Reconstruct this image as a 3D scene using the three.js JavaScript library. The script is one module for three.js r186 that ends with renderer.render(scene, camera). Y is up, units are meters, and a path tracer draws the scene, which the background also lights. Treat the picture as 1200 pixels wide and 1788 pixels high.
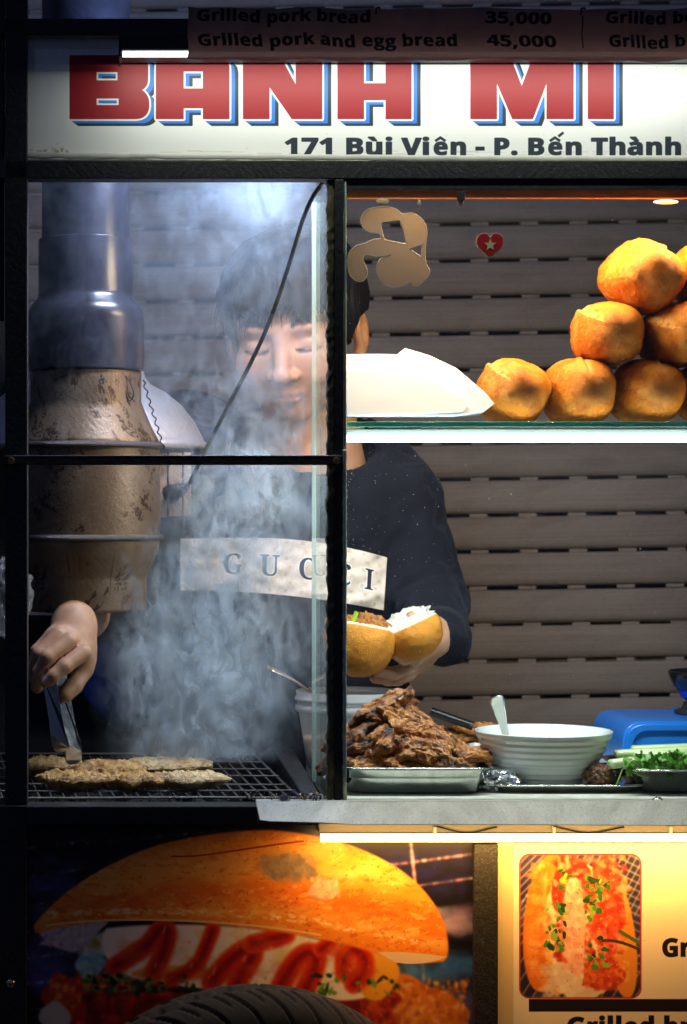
import * as THREE from 'three';
import { mergeGeometries, mergeVertices } from 'three/addons/utils/BufferGeometryUtils.js';
import { RoundedBoxGeometry } from 'three/addons/geometries/RoundedBoxGeometry.js';
import { RectAreaLightUniformsLib } from 'three/addons/lights/RectAreaLightUniformsLib.js';
import { createNoise2D, createNoise3D } from 'simplex-noise';

// ---------- camera, sky, moon, exposure ----------
const scene = new THREE.Scene();
const F = 0.00065, D = 2.5, EYE = new THREE.Vector3((200 - 600) * F, 1.06, D);   // metres per photo pixel on the stall front (z = 0)
const camera = new THREE.PerspectiveCamera(2 * Math.atan(894 * F / D) * 180 / Math.PI, 1200 / 1788, 0.05, 60);
camera.position.copy(EYE);
camera.setViewOffset(1200, 1788, 400, 0, 1200, 1788);                            // shifted lens: the eye stands left of the stall's middle
camera.focus = 2.56; camera.userData.fStop = 11;
const renderer = new THREE.WebGLRenderer();
renderer.toneMapping = THREE.LinearToneMapping;
renderer.toneMappingExposure = 1.6;
renderer.shadowMap.enabled = true;
RectAreaLightUniformsLib.init();
{
  const w = 64, h = 32, d = new Float32Array(w * h * 4);
  for (let j = 0; j < h; j++) for (let i = 0; i < w; i++) {
    const up = (j + .5) / h * 2 - 1, k = 1 + .25 * Math.max(0, 1 - Math.abs(up) * 2);
    d.set([.010 * k, .014 * k, .030 * k, 1], (j * w + i) * 4);
  }
  const sky = new THREE.DataTexture(d, w, h, THREE.RGBAFormat, THREE.FloatType);
  sky.mapping = THREE.EquirectangularReflectionMapping; sky.magFilter = THREE.LinearFilter; sky.needsUpdate = true;
  scene.background = sky; scene.environment = sky;
  const moon = new THREE.DirectionalLight(0x9db4ff, .04);
  moon.name = 'moon'; moon.position.set(-3, 6, 4); moon.target.position.set(0, .8, 0); moon.castShadow = true; moon.shadow.radius = 8;
  scene.add(moon, moon.target);
}

// ---------- helpers ----------
let seed = 7;
const rnd = () => { seed = (seed + 0x6d2b79f5) | 0; let t = Math.imul(seed ^ (seed >>> 15), 1 | seed); t = (t + Math.imul(t ^ (t >>> 7), 61 | t)) ^ t; return ((t ^ (t >>> 14)) >>> 0) / 4294967296; };
const rr = (a, b) => a + (b - a) * rnd();
const n2 = createNoise2D(rnd), n3 = createNoise3D(rnd);
const fbm2 = (x, y, o = 4) => { let s = 0, a = .5; for (let i = 0; i < o; i++) { s += a * n2(x, y); x = x * 2.03 + 7.1; y = y * 2.03 - 3.7; a *= .5; } return s; };
const fbm3 = (x, y, z, o = 3) => { let s = 0, a = .5; for (let i = 0; i < o; i++) { s += a * n3(x, y, z); x = x * 2.03 + 7.1; y = y * 2.03 - 3.7; z = z * 2.03 + 1.3; a *= .5; } return s; };
const clamp = (x, a = 0, b = 1) => Math.min(b, Math.max(a, x)), lerp = (a, b, t) => a + (b - a) * t;
const ss = (a, b, x) => { const t = clamp((x - a) / (b - a)); return t * t * (3 - 2 * t); };
const V = (x, y, z) => new THREE.Vector3(x, y, z);
const S = (z) => F * (D - z) / D;                                                 // metres per photo pixel at depth z
const P = (px, py, z = 0) => V(EYE.x + (px - 200) * S(z), EYE.y - (py - 894) * S(z), z);
const names = new Map();
function numbered(n) { const k = names.get(n) ?? 0; names.set(n, k + 1); return k ? n + '_' + String(k).padStart(3, '0') : n; }
function tag(o, label, category, group, kind) {
  o.userData = { label, category };
  if (group) o.userData.group = group;
  if (kind) o.userData.kind = kind;
  return o;
}
function thing(name, label, category, base, group) {
  const o = new THREE.Group(); o.name = numbered(name); o.position.copy(base); scene.add(o);
  return tag(o, label, category, group);
}
function wpos(o) { const p = V(0, 0, 0); while (o && o !== scene) { p.add(o.position); o = o.parent; } return p; }
function mk(name, g, m) { const o = new THREE.Mesh(g, m); o.name = name; o.castShadow = o.receiveShadow = true; return o; }
function part(parent, name, g, m) {                                               // g in world metres
  const w = wpos(parent), o = mk(name, g.translate(-w.x, -w.y, -w.z), m);
  parent.add(o); return o;
}
function solo(name, g, m, label, category, group, kind) {
  g.computeBoundingBox(); const b = g.boundingBox, c = V((b.min.x + b.max.x) / 2, b.min.y, (b.min.z + b.max.z) / 2);
  const o = mk(numbered(name), g.translate(-c.x, -c.y, -c.z), m); o.position.copy(c); scene.add(o);
  return tag(o, label, category, group, kind);
}
const mat = (color, roughness = .6, extra = {}) => new THREE.MeshPhysicalMaterial({ color: Array.isArray(color) ? new THREE.Color().setRGB(...color) : color, roughness, ...extra });
function dtex(w, h, fn, srgb = false, repeat = true) {                            // fn(u, v) -> [r, g, b] or grey
  const d = new Uint8Array(w * h * 4);
  for (let j = 0; j < h; j++) for (let i = 0; i < w; i++) {
    const c = fn(i / w, j / h), o = (j * w + i) * 4, a = Array.isArray(c) ? c : [c, c, c];
    for (let k = 0; k < 3; k++) d[o + k] = clamp(a[k]) * 255; d[o + 3] = 255;
  }
  const t = new THREE.DataTexture(d, w, h); t.magFilter = THREE.LinearFilter; t.minFilter = THREE.LinearFilter;
  if (repeat) t.wrapS = t.wrapT = THREE.RepeatWrapping;
  if (srgb) t.colorSpace = THREE.SRGBColorSpace;
  t.needsUpdate = true; return t;
}
const tileN = (u, v, f, sd = 0) => { const a = u * Math.PI * 2, b = v * Math.PI * 2, r = f / 6.283; return n3(Math.cos(a) * r + sd, Math.sin(a) * r + Math.cos(b) * r, Math.sin(b) * r + sd * 2); };
function canvasTex(w, h, draw) {
  const c = document.createElement('canvas'); c.width = w; c.height = h;
  draw(c.getContext('2d'));
  const t = new THREE.CanvasTexture(c); t.colorSpace = THREE.SRGBColorSpace; t.magFilter = THREE.LinearFilter; return t;
}
const box = (x0, x1, y0, y1, z0, z1, r = .0012) => {
  const w = Math.abs(x1 - x0), h = Math.abs(y1 - y0), d = Math.abs(z1 - z0), rad = Math.min(r, w / 3, h / 3, d / 3);
  return new RoundedBoxGeometry(w, h, d, 1, rad).translate((x0 + x1) / 2, (y0 + y1) / 2, (z0 + z1) / 2);
};
const pbox = (px0, py0, px1, py1, zf, zb, r) => { const a = P(px0, py0, zf), b = P(px1, py1, zf); return box(a.x, b.x, b.y, a.y, zb, zf, r); };   // front face as seen at depth zf
const tube = (pts, r, seg = 40, rad = 8, closed = false) => new THREE.TubeGeometry(new THREE.CatmullRomCurve3(pts, closed, 'centripetal'), seg, r, rad, closed);
const rod = (a, b, r, rad = 8) => { const d = b.clone().sub(a), g = new THREE.CylinderGeometry(r, r, d.length(), rad, 1); g.applyQuaternion(new THREE.Quaternion().setFromUnitVectors(V(0, 1, 0), d.normalize())); return g.translate((a.x + b.x) / 2, (a.y + b.y) / 2, (a.z + b.z) / 2); };
const lathe = (pts, seg = 64) => {                                                 // uv in metres: round the mean girth, along the profile
  const g = new THREE.LatheGeometry(pts.map(([r, y]) => new THREE.Vector2(Math.max(r, 0.00001), y)), seg), uv = g.attributes.uv, girth = 2 * Math.PI * Math.max(...pts.map((q) => q[0])), n = pts.length; let l = 0;
  const at = pts.map((q, i) => i ? l += Math.hypot(q[0] - pts[i - 1][0], q[1] - pts[i - 1][1]) : 0);
  for (let i = 0; i < uv.count; i++) uv.setXY(i, uv.getX(i) * girth, at[i % n]);
  return g;
};
const clean = (g) => { for (const k of Object.keys(g.attributes)) if (!['position', 'normal', 'uv'].includes(k)) g.deleteAttribute(k); return g; };
const merge = (list) => mergeGeometries(list.map((g) => { g = clean(g); return g.index ? g.toNonIndexed() : g; }));
function metreUV(g, s = 1) {                                                      // uv in metres by the way the face points
  if (g.index) g = g.toNonIndexed();
  const p = g.attributes.position, n = g.attributes.normal, uv = new Float32Array(p.count * 2);
  for (let i = 0; i < p.count; i++) {
    const a = Math.abs(n.getX(i)), b = Math.abs(n.getY(i)), c = Math.abs(n.getZ(i));
    const [u, v] = c >= a && c >= b ? [p.getX(i), p.getY(i)] : b >= a ? [p.getX(i), p.getZ(i)] : [p.getZ(i), p.getY(i)];
    uv[i * 2] = u * s; uv[i * 2 + 1] = v * s;
  }
  return g.setAttribute('uv', new THREE.BufferAttribute(uv, 2));
}
function warp(g, fn) {                                                            // move every vertex, then new normals
  g.deleteAttribute('normal'); const uv = g.attributes.uv; g.deleteAttribute('uv');
  let m = mergeVertices(g, 1e-6); const p = m.attributes.position, v = V(0, 0, 0);
  for (let i = 0; i < p.count; i++) { v.fromBufferAttribute(p, i); fn(v, i); p.setXYZ(i, v.x, v.y, v.z); }
  m.computeVertexNormals(); return m;
}
function colors(g, fn) {
  const p = g.attributes.position, c = new Float32Array(p.count * 3), v = V(0, 0, 0);
  for (let i = 0; i < p.count; i++) { v.fromBufferAttribute(p, i); const q = fn(v, i); c[i * 3] = q[0]; c[i * 3 + 1] = q[1]; c[i * 3 + 2] = q[2]; }
  return g.setAttribute('color', new THREE.BufferAttribute(c, 3));
}
const mix3 = (a, b, t) => [lerp(a[0], b[0], t), lerp(a[1], b[1], t), lerp(a[2], b[2], t)];
function areaLight(name, color, L, w, h, at, towards, parent = scene) {
  const l = new THREE.RectAreaLight(color, L, w, h); l.name = name; scene.add(l); l.position.copy(at); l.lookAt(towards); return l;
}
// signed distances and surface nets
const cap = (a, b, ra, rb = ra) => { const ax = a.x, ay = a.y, az = a.z, dx = b.x - ax, dy = b.y - ay, dz = b.z - az, l = dx * dx + dy * dy + dz * dz || 1e-9; return (x, y, z) => { x -= ax; y -= ay; z -= az; const t = clamp((x * dx + y * dy + z * dz) / l); return Math.hypot(x - dx * t, y - dy * t, z - dz * t) - (ra + (rb - ra) * t); }; };
const ell = (c, rx, ry, rz) => (x, y, z) => { x -= c.x; y -= c.y; z -= c.z; const k = Math.hypot(x / rx, y / ry, z / rz), q = Math.hypot(x / rx / rx, y / ry / ry, z / rz / rz); return q < 1e-9 ? -Math.min(rx, ry, rz) : k * (k - 1) / q; };
const smin = (a, b, k) => { const h = Math.max(k - Math.abs(a - b), 0) / k; return Math.min(a, b) - h * h * k * .25; };
const smax = (a, b, k) => -smin(-a, -b, k);
const blend = (k, ...fs) => (x, y, z) => { let d = fs[0](x, y, z); for (let i = 1; i < fs.length; i++) d = smin(d, fs[i](x, y, z), k); return d; };
function nets(f, lo, hi, h) {
  const n = [0, 1, 2].map((k) => Math.ceil((hi.getComponent(k) - lo.getComponent(k)) / h) + 1), [nx, ny, nz] = n, fld = new Float32Array(nx * ny * nz), at = (i, j, k) => (k * ny + j) * nx + i;
  for (let k = 0; k < nz; k++) for (let j = 0; j < ny; j++) for (let i = 0; i < nx; i++) fld[at(i, j, k)] = f(lo.x + i * h, lo.y + j * h, lo.z + k * h);
  const id = new Int32Array(nx * ny * nz).fill(-1), pos = [], idx = [], off = [0, 1, nx, nx + 1, nx * ny, nx * ny + 1, nx * ny + nx, nx * ny + nx + 1];
  const E = [[0, 1], [2, 3], [4, 5], [6, 7], [0, 2], [1, 3], [4, 6], [5, 7], [0, 4], [1, 5], [2, 6], [3, 7]];
  for (let k = 0; k < nz - 1; k++) for (let j = 0; j < ny - 1; j++) for (let i = 0; i < nx - 1; i++) {
    const b = at(i, j, k); let m = 0; for (let c = 0; c < 8; c++) if (fld[b + off[c]] < 0) m |= 1 << c;
    if (m === 0 || m === 255) continue;
    let sx = 0, sy = 0, sz = 0, q = 0;
    for (const [a, c] of E) { const va = fld[b + off[a]], vc = fld[b + off[c]]; if ((va < 0) === (vc < 0)) continue; const t = va / (va - vc); sx += lerp(a & 1, c & 1, t); sy += lerp((a >> 1) & 1, (c >> 1) & 1, t); sz += lerp(a >> 2, c >> 2, t); q++; }
    id[b] = pos.length / 3; pos.push(lo.x + (i + sx / q) * h, lo.y + (j + sy / q) * h, lo.z + (k + sz / q) * h);
  }
  const quad = (a, b, c, d, flip) => { if (a < 0 || b < 0 || c < 0 || d < 0) return; flip ? idx.push(a, b, c, a, c, d) : idx.push(a, c, b, a, d, c); };
  for (let k = 1; k < nz - 1; k++) for (let j = 1; j < ny - 1; j++) for (let i = 1; i < nx - 1; i++) {
    const b = at(i, j, k), s = fld[b] < 0;
    if (s !== fld[b + 1] < 0) quad(id[b], id[b - nx], id[b - nx - nx * ny], id[b - nx * ny], !s);
    if (s !== fld[b + nx] < 0) quad(id[b], id[b - nx * ny], id[b - 1 - nx * ny], id[b - 1], !s);
    if (s !== fld[b + nx * ny] < 0) quad(id[b], id[b - 1], id[b - 1 - nx], id[b - nx], !s);
  }
  const g = new THREE.BufferGeometry(); g.setAttribute('position', new THREE.Float32BufferAttribute(pos, 3)); g.setIndex(idx); g.computeVertexNormals();
  return g;
}
function outline(pts, holes = []) { const s = new THREE.Shape(pts.map(([x, y]) => new THREE.Vector2(x, y))); for (const h of holes) s.holes.push(new THREE.Path(h.map(([x, y]) => new THREE.Vector2(x, y)))); return s; }
const smoothPts = (pts, n = 80) => new THREE.CatmullRomCurve3(pts.map(([x, y]) => V(x, y, 0)), true, 'centripetal').getPoints(n).slice(0, -1).map((p) => [p.x, p.y]);

// ---------- shared surfaces ----------
const grimeBump = dtex(256, 256, (u, v) => .5 + .25 * tileN(u, v, 18, 1) + .2 * tileN(u, v, 60, 5) + .12 * tileN(u, v, 140, 9));
const fineBump = dtex(256, 256, (u, v) => .5 + .3 * tileN(u, v, 70, 3) + .25 * tileN(u, v, 160, 8));
const blackMap = dtex(512, 512, (u, v) => { const a = tileN(u, v, 30, 2), b = tileN(u, v, 120, 6), d = Math.max(0, b - .62) * 1.6 + Math.max(0, a - .45) * .25; return [.115 + d * .5, .12 + d * .5, .125 + d * .48]; }, true);
const steelRough = dtex(256, 256, (u, v) => .5 + .25 * tileN(u, v, 12, 4) + .2 * tileN(u * 1, v, 90, 7));
for (const t of [blackMap, grimeBump]) t.repeat.set(5, 5);
const M = {
  black: mat([1, 1, 1], .5, { map: blackMap, bumpMap: grimeBump, bumpScale: .0006 }),
  rust: mat([.035, .024, .018], .75, { bumpMap: grimeBump, bumpScale: .001 }),
  dark: mat([.012, .012, .013], .7),
  steel: mat([.62, .63, .60], .32, { metalness: 1, roughnessMap: steelRough }),
  dullSteel: mat([.30, .31, .31], .5, { metalness: .9, bumpMap: grimeBump, bumpScale: .0004 }),
  alu: mat([.82, .84, .86], .36, { metalness: .85 }),
  glass: new THREE.MeshPhysicalMaterial({ color: new THREE.Color().setRGB(.95, .985, .97), roughness: .02, transmission: 1, thickness: 0, ior: 1.5, specularIntensity: .6 }),
  glassEdge: mat([.03, .30, .20], .12, { clearcoat: 1 }),
  paleEdge: mat([.45, .62, .52], .3, { bumpMap: grimeBump, bumpScale: .0008 }),
  cable: mat([.012, .012, .014], .45),
};

// ---------- ground and the shutter behind ----------
{
  const asph = dtex(512, 512, (u, v) => { const a = .5 + .3 * tileN(u, v, 8, 3) + .3 * tileN(u, v, 200, 5); return [.22 + a * .06, .22 + a * .06, .23 + a * .06]; }, true);
  asph.repeat.set(20, 20);
  const g = new THREE.PlaneGeometry(40, 40).rotateX(-Math.PI / 2);
  const o = mk('street_ground', g, mat([1, 1, 1], .85, { map: asph, bumpMap: fineBump, bumpScale: .002 })); scene.add(o);
  o.userData = { kind: 'structure', label: 'dark asphalt street ground under the food cart', category: 'ground' };
}
{
  // roller shutter: every slat is one punched piece with bridges across its slots
  const zb = -1.3, s = S(zb), pitch = 63.6 * s, gapH = 5.8 * s, period = 86 * s, bridge = 31 * s, x0 = -1.35, x1 = 1.55;
  const slatMap = dtex(1024, 512, (u, v) => { const g = .22 * tileN(u, v, 7, 3) + .10 * tileN(u, v, 60, 4) + .30 * n2(u * 1.5, v * 120) + .12 * n2(u * 5, v * 260), dirt = ss(.3, .9, tileN(u, v, 9, 12)) * .035 + ss(.7, .82, tileN(u, v, 150, 15)) * .09, sc = ss(.97, .99, Math.abs(n2(u * 10, v * 190))) * .07; const k = .10 * g - dirt + sc; return [.70 + k, .645 + k, .605 + k]; }, true);
  const slatBump = dtex(256, 256, (u, v) => .5 + .35 * n2(3, v * 48) + .15 * tileN(u, v, 60, 5));
  slatMap.repeat.set(.9, 2.6); slatBump.repeat.set(1, 12);
  const slat = mat([1, 1, 1], .48, { map: slatMap, bumpMap: slatBump, bumpScale: .0009 });
  const h = pitch - gapH, prof = new THREE.Shape();
  prof.moveTo(-.004, -h / 2); prof.lineTo(.002, -h / 2 + .001); prof.quadraticCurveTo(.010, -h / 2 + .004, .0115, -h * .2); prof.quadraticCurveTo(.013, h * .1, .0105, h * .3); prof.lineTo(.009, h / 2 - .006); prof.quadraticCurveTo(.008, h / 2 - .001, .003, h / 2); prof.lineTo(-.004, h / 2);
  const body = new THREE.ExtrudeGeometry(prof, { depth: x1 - x0, bevelEnabled: false, curveSegments: 6 }).rotateY(Math.PI / 2).scale(1, 1, -1);
  body.translate(x0, 0, 0);
  const pieces = [body];
  // after rotateY the profile's x points to -z; mirrored above so that the bulge faces the street
  body.computeBoundingBox();
  for (let x = x0 + .02; x < x1 - .05; x += period) pieces.push(new THREE.BoxGeometry(bridge, gapH * 1.02, .003).translate(x, -h / 2 - gapH / 2, .001));
  let g = metreUV(merge(pieces.map((q) => { q = q.index ? q.toNonIndexed() : q; return q; })));
  { const p = g.attributes.position, i = g.index; g = mergeVertices(g, 1e-5); g = g.toNonIndexed(); g.computeVertexNormals(); }
  const slats = [slat, slat.clone(), slat.clone()]; slats[1].color.setRGB(.90, .89, .88); slats[2].color.setRGB(.97, .95, .92);
  const uvs = [0, 1, 2, 3, 4].map((k) => { const c = g.clone(), uv = c.attributes.uv; for (let i = 0; i < uv.count; i++) uv.setXY(i, uv.getX(i) + k * .37, uv.getY(i) + k * .21); return c; });
  const sh = thing('roller_shutter', 'grey brown metal roller shutter with slotted slats behind the food cart', 'shutter', V(0, 0, zb));
  const roll = .0145;
  let k = 0;
  for (let y = .20; y < 2.15; y += pitch, k++) {
    const o = mk('slat', uvs[Math.floor(rnd() * 5)], slats[Math.floor(rnd() * 3)]); sh.add(o);
    o.position.set((k % 2) * period * .03 + rr(-.004, .004), y, 0); o.rotation.z = roll + rr(-.0012, .0012); o.rotation.x = rr(-.015, .015);
  }
  part(sh, 'backing_sheet', box(-1.6, 1.8, 0, 2.6, zb - .20, zb - .17), slat);
}

// ---------- the cart ----------
const cartBase = V(.05, 0, -.2);
const cart = thing('food_cart', 'black framed street food cart with glass showcase and pale counter', 'food cart', cartBase);
const RX = 1330;                                                                    // right end of the cart, past the frame
{
  const q = (n, g, m = M.black) => part(cart, n, metreUV(g), m);
  q('post', pbox(9, -40, 48, 1404, 0, -.03));                                       // left post
  const ml = q('post', pbox(585, 313, 601, 1408, 0, -.022));
  // olive putty round the glass of the middle post, uneven
  const put = warp(metreUV(pbox(571, 314, 585, 1404, -.004, -.02, .001)).clone(), () => {});
  const strip = new THREE.BoxGeometry(14 * F, 1090 * F, .014, 3, 240, 2);
  const sc = P(578, 859, -.011);
  part(ml, 'putty_strip', warp(strip, (v) => { v.x += .0016 * fbm2(v.y * 90, v.z * 60) + (v.x > 0 ? 0 : .0014 * n2(v.y * 40, 3)); v.z += .0012 * n2(v.y * 70, v.x * 300); }).translate(sc.x, sc.y, sc.z), mat([.085, .078, .035], .6, { bumpMap: fineBump, bumpScale: .001 }));
  part(ml, 'glass_edge', metreUV(pbox(601.5, 316, 605, 1404, -.002, -.02, .0006)), M.paleEdge);
  const pe = new THREE.BoxGeometry(6 * F, 620 * F, .006, 2, 160, 1), pc = P(602, 1095, .004);
  part(ml, 'sealant_bead', warp(pe, (v) => { v.x += .0010 * fbm2(v.y * 120, 5); }).translate(pc.x, pc.y, pc.z), mat([.36, .46, .38], .5));
  q('beam', pbox(-40, 280, RX, 312, 0, -.03));
  q('beam', pbox(603, 313.5, RX, 331, -.004, -.03));
  q('beam', pbox(-40, 32, RX, 60, 0, -.03));
  q('post', pbox(-40, -40, 7, 312, -.004, -.03));
  q('post', pbox(RX - 30, 313, RX, 1404, 0, -.03));
  q('post', pbox(-2, 313, 7, 560, -.02, -.03));
  // rear posts
  for (const x of [-.42, .56]) q('post', box(x - .012, x + .012, .74, 1.60, -.545, -.52));
  q('roof_sheet', box(P(580, 0, 0).x, .58, 1.603, 1.609, -.58, .0));
  // crossbar across the grill opening
  const cb = q('crossbar', pbox(6, 797, 598, 812, .006, .002), M.rust);
  for (const x of [19, 588]) part(cb, 'bolt', new THREE.CylinderGeometry(.0042, .0048, .004, 6).rotateX(Math.PI / 2).translate(P(x, 804.5, .008).x, P(x, 804.5, .008).y, .008), mat([.12, .09, .06], .6, { metalness: .7, bumpMap: grimeBump, bumpScale: .001 }));
  part(cb, 'top_edge', pbox(8, 795, 597, 797.6, .0063, .002, .0003), mat([.30, .29, .27], .4, { metalness: .8 }));
  // wood strip at the top of the showcase
  const woodMap = dtex(512, 64, (u, v) => { const g = n2(u * 6, v * 14) * .5 + n2(u * 40, v * 40) * .3; return [.80 + .1 * g, .47 + .09 * g, .20 + .06 * g]; }, true); woodMap.repeat.set(2, 20);
  q('wood_strip', pbox(606, 326, RX - 30, 346, -.0115, -.020), mat([1, 1, 1], .5, { map: woodMap }));
  // glass
  part(cart, 'front_pane', pbox(604, 330, RX - 30, 1402, -.0055, -.0095, .0003), M.glass);
  const dv = P(574, 900, -.02);
  part(cart, 'divider_pane', box(dv.x - .0025, dv.x + .0025, P(574, 1400, -.02).y, P(574, 314, -.02).y, -.205, -.022, .0003), M.glass);
  part(cart, 'divider_edge', box(dv.x - .0026, dv.x + .0026, P(574, 1400, -.02).y, P(574, 314, -.02).y, -.2085, -.2055, .0004), mat([.42, .52, .48], .2, { clearcoat: .6 }));
  const shf = part(cart, 'glass_shelf', (() => { const a = P(606, 736, -.022), b = P(RX - 30, 746, -.022); return box(a.x, b.x, b.y, a.y, -.25, -.0235, .0003); })(), M.glass);
  part(shf, 'green_edge', pbox(606, 736.5, RX - 30, 745.5, -.0205, -.0232, .0004), M.glassEdge);
  // counter
  const top = P(600, 1402, .03).y;
  const cmap = dtex(512, 512, (u, v) => { const a = .06 * tileN(u, v, 10, 2) + .03 * tileN(u, v, 120, 4), st = ss(.5, .9, tileN(u, v, 14, 8)) * .05 + (tileN(u, v, 190, 11) > .8 ? .2 : 0); return [.80 + a - st, .80 + a - st, .735 + a - st * 1.1]; }, true);
  cmap.repeat.set(3, 3);
  const counterMat = mat([1, 1, 1], .42, { map: cmap, bumpMap: fineBump, bumpScale: .0004 });
  const cx0 = P(600, 1402, .03).x, cx1 = P(RX, 1402, .03).x;
  q('counter_top', box(cx0, cx1, top - .024, top, -.55, .012), counterMat);
  // front lip, its cut end ragged over the grill
  const lp = [[449, 1405], [520, 1403], [600, 1401.5], [RX, 1402], [RX, 1439], [900, 1437], [620, 1437], [560, 1434], [470, 1432], [454, 1430]].map(([x, y]) => { const p = P(x, y, .034); return [p.x, p.y]; });
  const lipG = new THREE.ExtrudeGeometry(outline(lp), { depth: .004, bevelEnabled: true, bevelSize: .0006, bevelThickness: .0006, bevelSegments: 1 });
  { const p = lipG.attributes.position, t0 = P(0, 1402, .034).y, t1 = P(0, 1437, .034).y; for (let i = 0; i < p.count; i++) p.setZ(i, p.getZ(i) + .018 + .022 * clamp((t0 - p.getY(i)) / (t0 - t1), 0, 1.1)); lipG.computeVertexNormals(); }
  q('counter_lip', lipG, counterMat);
  const g0 = P(450, 1404, .03), g1 = P(600, 1404, .03);
  q('counter_ledge', box(g0.x, g1.x - .0005, top - .006, top - .001, -.012, .014), counterMat);
  // lower body
  const yb = .24;
  q('lower_post', box(P(-30, 0, 0).x, P(47, 0, 0).x, yb, P(0, 1406, 0).y, -.03, .004));
  q('front_rail', box(P(48, 0, 0).x, P(449, 0, 0).x, P(0, 1440, .02).y, P(0, 1408, .02).y, -.02, .02));
  q('body_panel', box(P(48, 0, 0).x, P(RX, 0, 0).x, yb, P(0, 1441, 0).y, -.03, -.010));
  for (const x of [-.43, .51]) q('side_panel', box(x - .008, x + .008, yb, .72, -.54, -.032));
  q('divider_strip', pbox(828, 1474, 870, 2150, .006, -.006));
  for (const x of [-.41, .49]) for (const z of [-.05, -.5]) q('leg', box(x - .018, x + .018, 0, yb, z - .018, z + .018));
  // rivet on the left lower post
  part(cart, 'rivet', new THREE.SphereGeometry(.0052, 20, 12).scale(1, 1, .5).translate(P(18, 1717, .004).x, P(18, 1717, .004).y, .0045), mat([.75, .6, .35], .25, { metalness: 1 }));
}

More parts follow.
